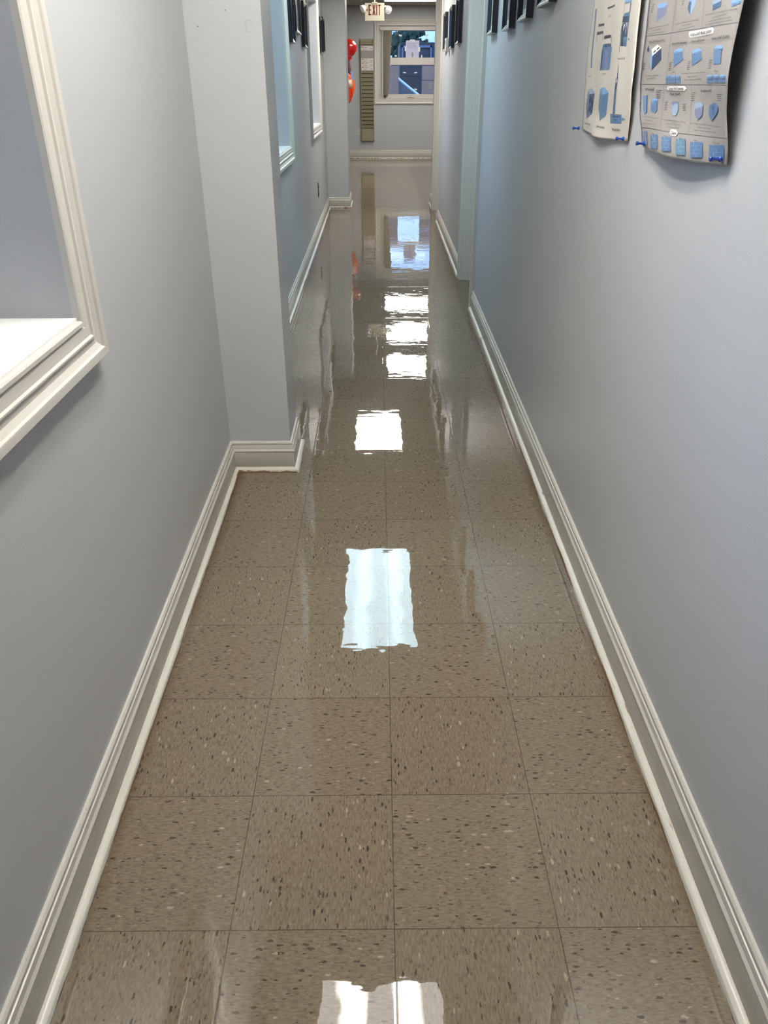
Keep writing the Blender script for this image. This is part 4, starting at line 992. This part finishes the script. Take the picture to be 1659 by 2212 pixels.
def card(z0, z1, mat, label, marks=True, dx=0):
    yy = y0-.0635; t = thing('time_card', label, 'time card', ((RX0+RX1)/2+dx, yy, z0), 'time cards in the olive rack')
    bm = NB(); box(bm, RX0+.012+dx, RX1-.016+dx, yy-.0005, yy+.0005, z0, z1); obj('card', bm, mat, t)
    if marks:
        a = RX0+.03+dx; h = z1-z0
        bm = NB(); lathe(bm, [(0, 0), (.010, 0), (.010, .0006), (0, .0006)], (a+.012, yy-.0005, z1-h*.28), (0, -1, 0), 14); obj('emblem', bm, MT['ink'], t)
        for n_, (p, q, r) in enumerate(((.03, .12, .35), (.17, .215, .62), (.02, .10, .80))):
            bm = NB(); box(bm, a+p, a+q, yy-.0012, yy-.0005, z1-h*r-.004, z1-h*r+.004); obj('printed_line', bm, MT['ink'] if n_ == 1 else MT['greycard'], t)
card(2.035, 2.123, MT['card'], 'pale time card alone near the top of the olive rack')
card(1.972, 2.030, MT['greycard'], 'grey card in the olive rack right below the lone pale card', False)
card(1.905, 1.968, MT['greycard'], 'grey card in the olive rack right above the three pale cards', False)
card(1.830, 1.898, MT['card'], 'pale time card, top one of three stacked in the olive rack', dx=.004)
card(1.757, 1.826, MT['card'], 'pale time card, middle one of three stacked in the olive rack', dx=.004)
card(1.680, 1.753, MT['card'], 'pale time card, lowest one of three stacked in the olive rack', dx=.006)
t = thing('wall_outlet', 'ivory wall plate low beside the bottom of the olive card rack', 'outlet', (-.430, y0, .468))
bm = NB(); box(bm, -.468, -.392, y0-.006, y0, .466, .596, .002); pl_ = obj('cover_plate', bm, MT['plastic'], t)
for zz in (.505, .557):
    bm = NB(); box(bm, -.447, -.413, y0-.009, y0-.006, zz-.017, zz+.017, .001); obj('receptacle', bm, MT['plastic'], pl_)

# ------------------------------------------------------------------ hook board with helmet, jacket, tag and vest on the left wall of the far room
HX = WL(14.0)
t = thing('coat_hook_board', 'grey board of coat hooks on the left wall behind the far pier', 'coat hooks', (HX, 14.0, 1.90))
bm = NB(); box(bm, HX-.001, HX+.018, 13.72, 14.32, 2.03, 2.12, .003); obj('board', bm, MT['wood'], t)
for yh in (13.80, 13.98, 14.16):
    bm = NB(); tube(bm, [(HX+.018, yh, 2.06), (HX+.07, yh, 2.045), (HX+.085, yh, 2.065), (HX+.088, yh, 2.085)], .005, 8); obj('hook', bm, MT['metal'], t, smooth=True)
t = thing('hard_hat', 'glossy red hard hat hanging on a hook behind the far pier', 'hard hat', (-.50, 14.0, 1.91))
bm = NB(); ax = Vector((1, -.10, .18)).normalized(); q = ax.to_track_quat('Z', 'Y'); o_ = Vector((-.505, 13.99, 1.905)); seg = 36; prof = []
for k in range(13):
    a = k/12*math.pi/2; prof.append((math.cos(a)*.118, math.sin(a)*.158))
inner = [(r*.96, h*.96) for r, h in prof[::-1]]
lathe(bm, [(.126, -.004), (.126, .002)]+prof+inner[1:]+[(.118, -.004)], o_, ax, seg)
for v in bm.verts:
    l = q.inverted() @ (v.co-o_); l.y *= 1.12; v.co = o_ + q @ l
obj('shell', bm, MT['red'], t, smooth=True)
bm = NB(); n = 18; vs = []
for k in range(n+1):
    a = math.radians(50+80*k/n)
    w1 = .050*math.sin(math.pi*k/n); vs.append([bm.verts.new(o_ + q @ Vector((math.cos(a)*r, math.sin(a)*r*1.12, h))) for r, h in ((.120, .004), (.120+w1, -.012), (.120+w1, -.016), (.120, -.001))])
for A, B in zip(vs, vs[1:]):
    for j in range(4): bm.faces.new((A[j], B[j], B[(j+1) % 4], A[(j+1) % 4]))
obj('brim', bm, MT['red'], t, smooth=True)
bm = NB(); lathe(bm, [(.100, -.002), (.104, -.030), (.100, -.045), (.096, -.030), (.096, -.002)], o_, ax, 28); obj('headband', bm, MT['black'], t, smooth=True)
def cloth(name, label, cat, mat, prof, yc, seg=28):
    """hanging garment: list of (z, x centre, half x, half y)"""
    t = thing(name, label, cat, (prof[0][1], yc, prof[-1][0])); bm = NB(); rings = []; rng = random.Random(len(name))
    ph = [rng.random()*6 for _ in range(4)]
    for (z, xc, hx, hy) in prof:
        ring = []
        for k in range(seg):
            a = k/seg*2*math.pi; f = 1+.10*math.sin(5*a+ph[0]+z*4)+.06*math.sin(9*a+ph[1]+z*7); ring.append(bm.verts.new((xc+math.cos(a)*hx*f, yc+math.sin(a)*hy*f, z+.006*math.sin(3*a+ph[2]))))
        rings.append(ring)
    for A, B in zip(rings, rings[1:]):
        for k in range(seg): bm.faces.new((A[k], B[k], B[(k+1) % seg], A[(k+1) % seg]))
    bm.faces.new(rings[0]); bm.faces.new(rings[-1][::-1]); return t, bm
# plum jacket
t, bm = cloth('jacket', 'dark plum jacket hanging below the red hard hat', 'jacket', None, [(2.03, -.640, .012, .02), (1.90, -.600, .050, .08), (1.76, -.560, .085, .11), (1.55, -.545, .100, .12), (1.38, -.545, .100, .12), (1.26, -.560, .085, .12), (1.20, -.570, .065, .11)], 14.16)
obj('body', bm, MT['purple'], t, smooth=True)
# vest
t, bm = cloth('safety_vest', 'orange safety vest with pale stripe hanging below the hard hat', 'safety vest', None, [(2.02, -.640, .010, .02), (1.80, -.610, .030, .05), (1.62, -.590, .050, .09), (1.50, -.520, .095, .11), (1.38, -.500, .105, .12), (1.30, -.505, .095, .12), (1.24, -.520, .085, .11), (1.17, -.530, .070, .09), (1.155, -.535, .058, .08)], 13.86)
b_ = obj('body', bm, MT['orange'], t, smooth=True)
bm = NB()
for (zz, xc, hx, hy) in ((1.49, -.500, .101, .116), (1.34, -.500, .114, .124)): pass
rings = []
for (zz, xc, hx, hy) in ((1.475, -.4995, .107, .125), (1.36, -.4995, .121, .133)):
    rings.append([bm.verts.new((xc+math.cos(a)*hx, 13.86+math.sin(a)*hy, zz)) for a in [math.radians(-150+100*k/12) for k in range(13)]])
for k in range(12): bm.faces.new((rings[0][k], rings[0][k+1], rings[1][k+1], rings[1][k]))
st = obj('reflective_stripe', bm, MT['silver'], b_, smooth=True); sm = st.modifiers.new('thickness', 'SOLIDIFY'); sm.thickness = .002
bm = NB(); tube(bm, [(-.455, 13.78, 1.36), (-.435, 13.775, 1.30), (-.425, 13.78, 1.255), (-.440, 13.775, 1.235), (-.460, 13.78, 1.25)], .006, 8); obj('tie_strap', bm, MT['redcloth'], t, smooth=True)
bm = NB(); prism(bm, [(-.50, 1.80), (-.415, 1.775), (-.46, 1.735), (-.50, 1.73)], 13.80, 13.815, lambda a, b, d: (a, d, b)); obj('collar', bm, MT['redcloth'], t)
t = thing('hanging_tag', 'pale blue card tag hanging in front of the jacket', 'tag', (-.42, 13.735, 1.48))
bm = NB(); box(bm, -.447, -.402, 13.733, 13.736, 1.475, 1.590, .001); obj('card', bm, MT['bluecard'], t)
bm = NB(); tube(bm, [(-.425, 13.735, 1.59), (-.45, 13.75, 1.75), (-.50, 13.79, 2.01), (HX+.085, 13.80, 2.07)], .0025, 6); obj('lanyard', bm, MT['redcloth'], t)

# ------------------------------------------------------------------ outside
bm = NB(); box(bm, -60, 60, -30, 90, -.30, -.15); tag(obj('parking_lot', bm, MT['asphalt']), 'dark asphalt parking lot outside the windows', 'ground')['kind'] = 'structure'
def car(x, y, rz, paint, label, s=1.0, high=0.0):
    """a car pointing along +x"""
    t = thing('car', label, 'car', (0, 0, 0)); g = -.15
    W_ = .86; B = [(-2.15, .30), (-2.20, .62), (-2.10, .92+high), (-1.25, 1.02+high), (1.05, .98+high*.5), (1.95, .84+high*.3), (2.20, .66), (2.18, .32)]
    bm = NB(); prism(bm, B, -W_, W_, lambda a, b, d: (a, d, b+g)); bmesh.ops.bevel(bm, geom=bm.edges[:], offset=.06, segments=2, affect='EDGES'); obj('body', bm, paint, t, smooth=True)
    G = [(-1.95, .93+high), (-1.45, 1.46+high), (.10, 1.50+high), (1.02, .95+high*.5)]
    bm = NB(); vs = []
    for d, k in ((-W_+.05, .0), (-W_+.18, 1), (W_-.18, 1), (W_-.05, 0)): pass
    def row(sgn): return [bm.verts.new((a, sgn*(W_-.05-(.17 if b > 1.2 else 0)), b+g)) for a, b in G]
    A, Bv = row(-1), row(1); bm.faces.new(A); bm.faces.new(Bv[::-1])
    for k in range(4): bm.faces.new((A[k], Bv[k], Bv[(k+1) % 4], A[(k+1) % 4]))
    cab = obj('cabin_glass', bm, MT['carglass'], t)
    bm = NB(); box(bm, -1.47, .13, -W_+.20, W_-.20, 1.46+high+g, 1.53+high+g, .03); obj('roof', bm, paint, t, smooth=True)
    for sg in (-1, 1):
        for pa, pb, pr_ in (((.12, sg*(W_-.21), 1.49+high+g), (1.05, sg*(W_-.06), .96+high*.5+g), .035), ((-1.46, sg*(W_-.21), 1.47+high+g), (-1.96, sg*(W_-.06), .93+high+g), .05), ((-.62, sg*(W_-.2), 1.50+high+g), (-.62, sg*(W_-.04), .95+high+g), .03)):
            bm = NB(); tube(bm, [pa, pb], pr_, 6); obj('pillar', bm, paint, t)
    for a in (-1.38, 1.35):
        for sg in (-1, 1):
            bm = NB(); lathe(bm, [(0, -.11), (.20, -.11), (.32, -.10), (.335, -.06), (.335, .06), (.32, .10), (.20, .11), (0, .11)], (a, sg*(W_-.08), .335+g), (0, 1, 0), 24); wh = obj('wheel', bm, MT['tyre'], t, smooth=True)
            bm = NB(); lathe(bm, [(0, .0), (.19, .0), (.21, .012), (0, .03)], (a, sg*(W_+.03), .335+g), (0, sg, 0), 18); obj('hub_cap', bm, MT['metal'], wh, smooth=True)
    t.location = (x, y, 0); t.rotation_euler = (0, 0, rz); t.scale = (s, s, 1); return t
car(.38, 24.0, 0, MT['carblue'], 'pale blue car parked outside, its roof and hood showing through the lower pane', 1.0, .26)
car(4.2, 29.5, math.radians(8), MT['cardark'], 'dark car parked behind the pale blue car', 1.05, .30)
def tree(x, y, h, r, label, seed, low=.2):
    rng = random.Random(seed); t = thing('tree', label, 'tree', (x, y, -.15), 'trees beyond the parking lot')
    bm = NB(); tube(bm, [(x, y, -.15), (x+.1, y, h*.5), (x, y, h*.85)], [.22, .16, .06], 10); obj('trunk', bm, MT['bark'], t, smooth=True)
    bm = NB()
    for k in range(260):
        a = rng.random()*6.28; u_ = rng.random(); zz = low*h+(1-low)*h*u_; rr = r*math.sqrt(max(.05, 1-(2*u_-.9)**2))*(.3+.7*rng.random())
        c = Vector((x+math.cos(a)*rr, y+math.sin(a)*rr*.8, zz)); s_ = .18+.30*rng.random()
        for w_ in range(3):
            n1 = Vector((rng.gauss(0, 1), rng.gauss(0, 1), rng.gauss(0, 1))).normalized(); n2 = n1.orthogonal().normalized()*s_; n3 = n1.cross(n2)
            bm.faces.new([bm.verts.new(c+n2), bm.verts.new(c+n3), bm.verts.new(c-n2*.8), bm.verts.new(c-n3*.7)])
        bmesh.ops.create_icosphere(bm, subdivisions=1, radius=s_*.8, matrix=Matrix.Translation(c))
    obj('foliage', bm, MT['leaf'], t)
for k, (x, y, h, r, l) in enumerate([(-5.6, 52, 2.6, 2.6, 'dark tree beyond the parking lot at the left of the far window'), (2.05, 56, 5.2, 1.2, 'tall narrow dark tree rising in the middle of the far window view'), (-1.2, 46, 2.25, 2.0, 'low dark tree behind the parked cars, left of the tall one'),
                                     (7.5, 44, 2.6, 1.8, 'low dark tree behind the blue grey shed'), (12.5, 50, 3.2, 2.4, 'dark tree beyond the parking lot at the right of the far window')]): tree(x, y, h, r, l, k+3)
t = thing('shed', 'blue grey shed with a low roof beyond the parked cars', 'building', (4.3, 40, -.15))
bm = NB(); box(bm, 2.4, 6.2, 38.5, 41.5, -.15, 2.35); obj('wall', bm, MT['siding'], t)
bm = NB(); prism(bm, [(38.2, 2.35), (41.8, 2.35), (40.0, 2.75)], 2.25, 6.35, lambda a, b, d: (d, a, b)); obj('roof', bm, MT['roofm'], t)
t = thing('van', 'dark box van with a pale door frame parked behind the cars', 'van', (1.5, 34.5, -.15))
bm = NB(); box(bm, .84, 2.15, 33.6, 37.4, .25, 2.86, .02); obj('cargo_body', bm, MT['cardark'], t, smooth=True)
bm = NB(); box(bm, .90, .96, 33.55, 33.60, 2.25, 2.76); box(bm, 1.98, 2.04, 33.55, 33.60, 2.25, 2.76); box(bm, .90, 2.04, 33.55, 33.60, 2.69, 2.76); obj('door_frame', bm, MT['siding'], t)
bm = NB(); box(bm, 1.02, 1.94, 33.575, 33.60, 1.75, 2.60, .01); obj('rear_window', bm, MT['carglass'], t)
for a in (1.02, 1.98):
    bm = NB(); lathe(bm, [(0, -.1), (.33, -.1), (.34, 0), (.33, .1), (0, .1)], (a, 34.4, .19), (1, 0, 0), 20); obj('wheel', bm, MT['tyre'], t, smooth=True)
# daylight portals in the window openings help the sky light come in
def portal(x, y, z, sx, sz, rot):
    l = bpy.data.lights.new('window_daylight', 'AREA'); l.shape = 'RECTANGLE'; l.size = sx; l.size_y = sz
    l.cycles.is_portal = True; o = bpy.data.objects.new('window_daylight', l); C.objects.link(o); o.location = (x, y, z); o.rotation_euler = rot
for W in (W1, W2, W3): portal(WL(W[0])-.34, (W[0]+W[1])/2, (W[2]+W[3])/2, W[3]-W[2], W[1]-W[0], (0, math.radians(-90), 0))
portal((FWX0+FWX1)/2, Y_FAR+.22, (FWZ0+FWZ1)/2, FWX1-FWX0, FWZ1-FWZ0, (math.radians(-90), 0, 0))
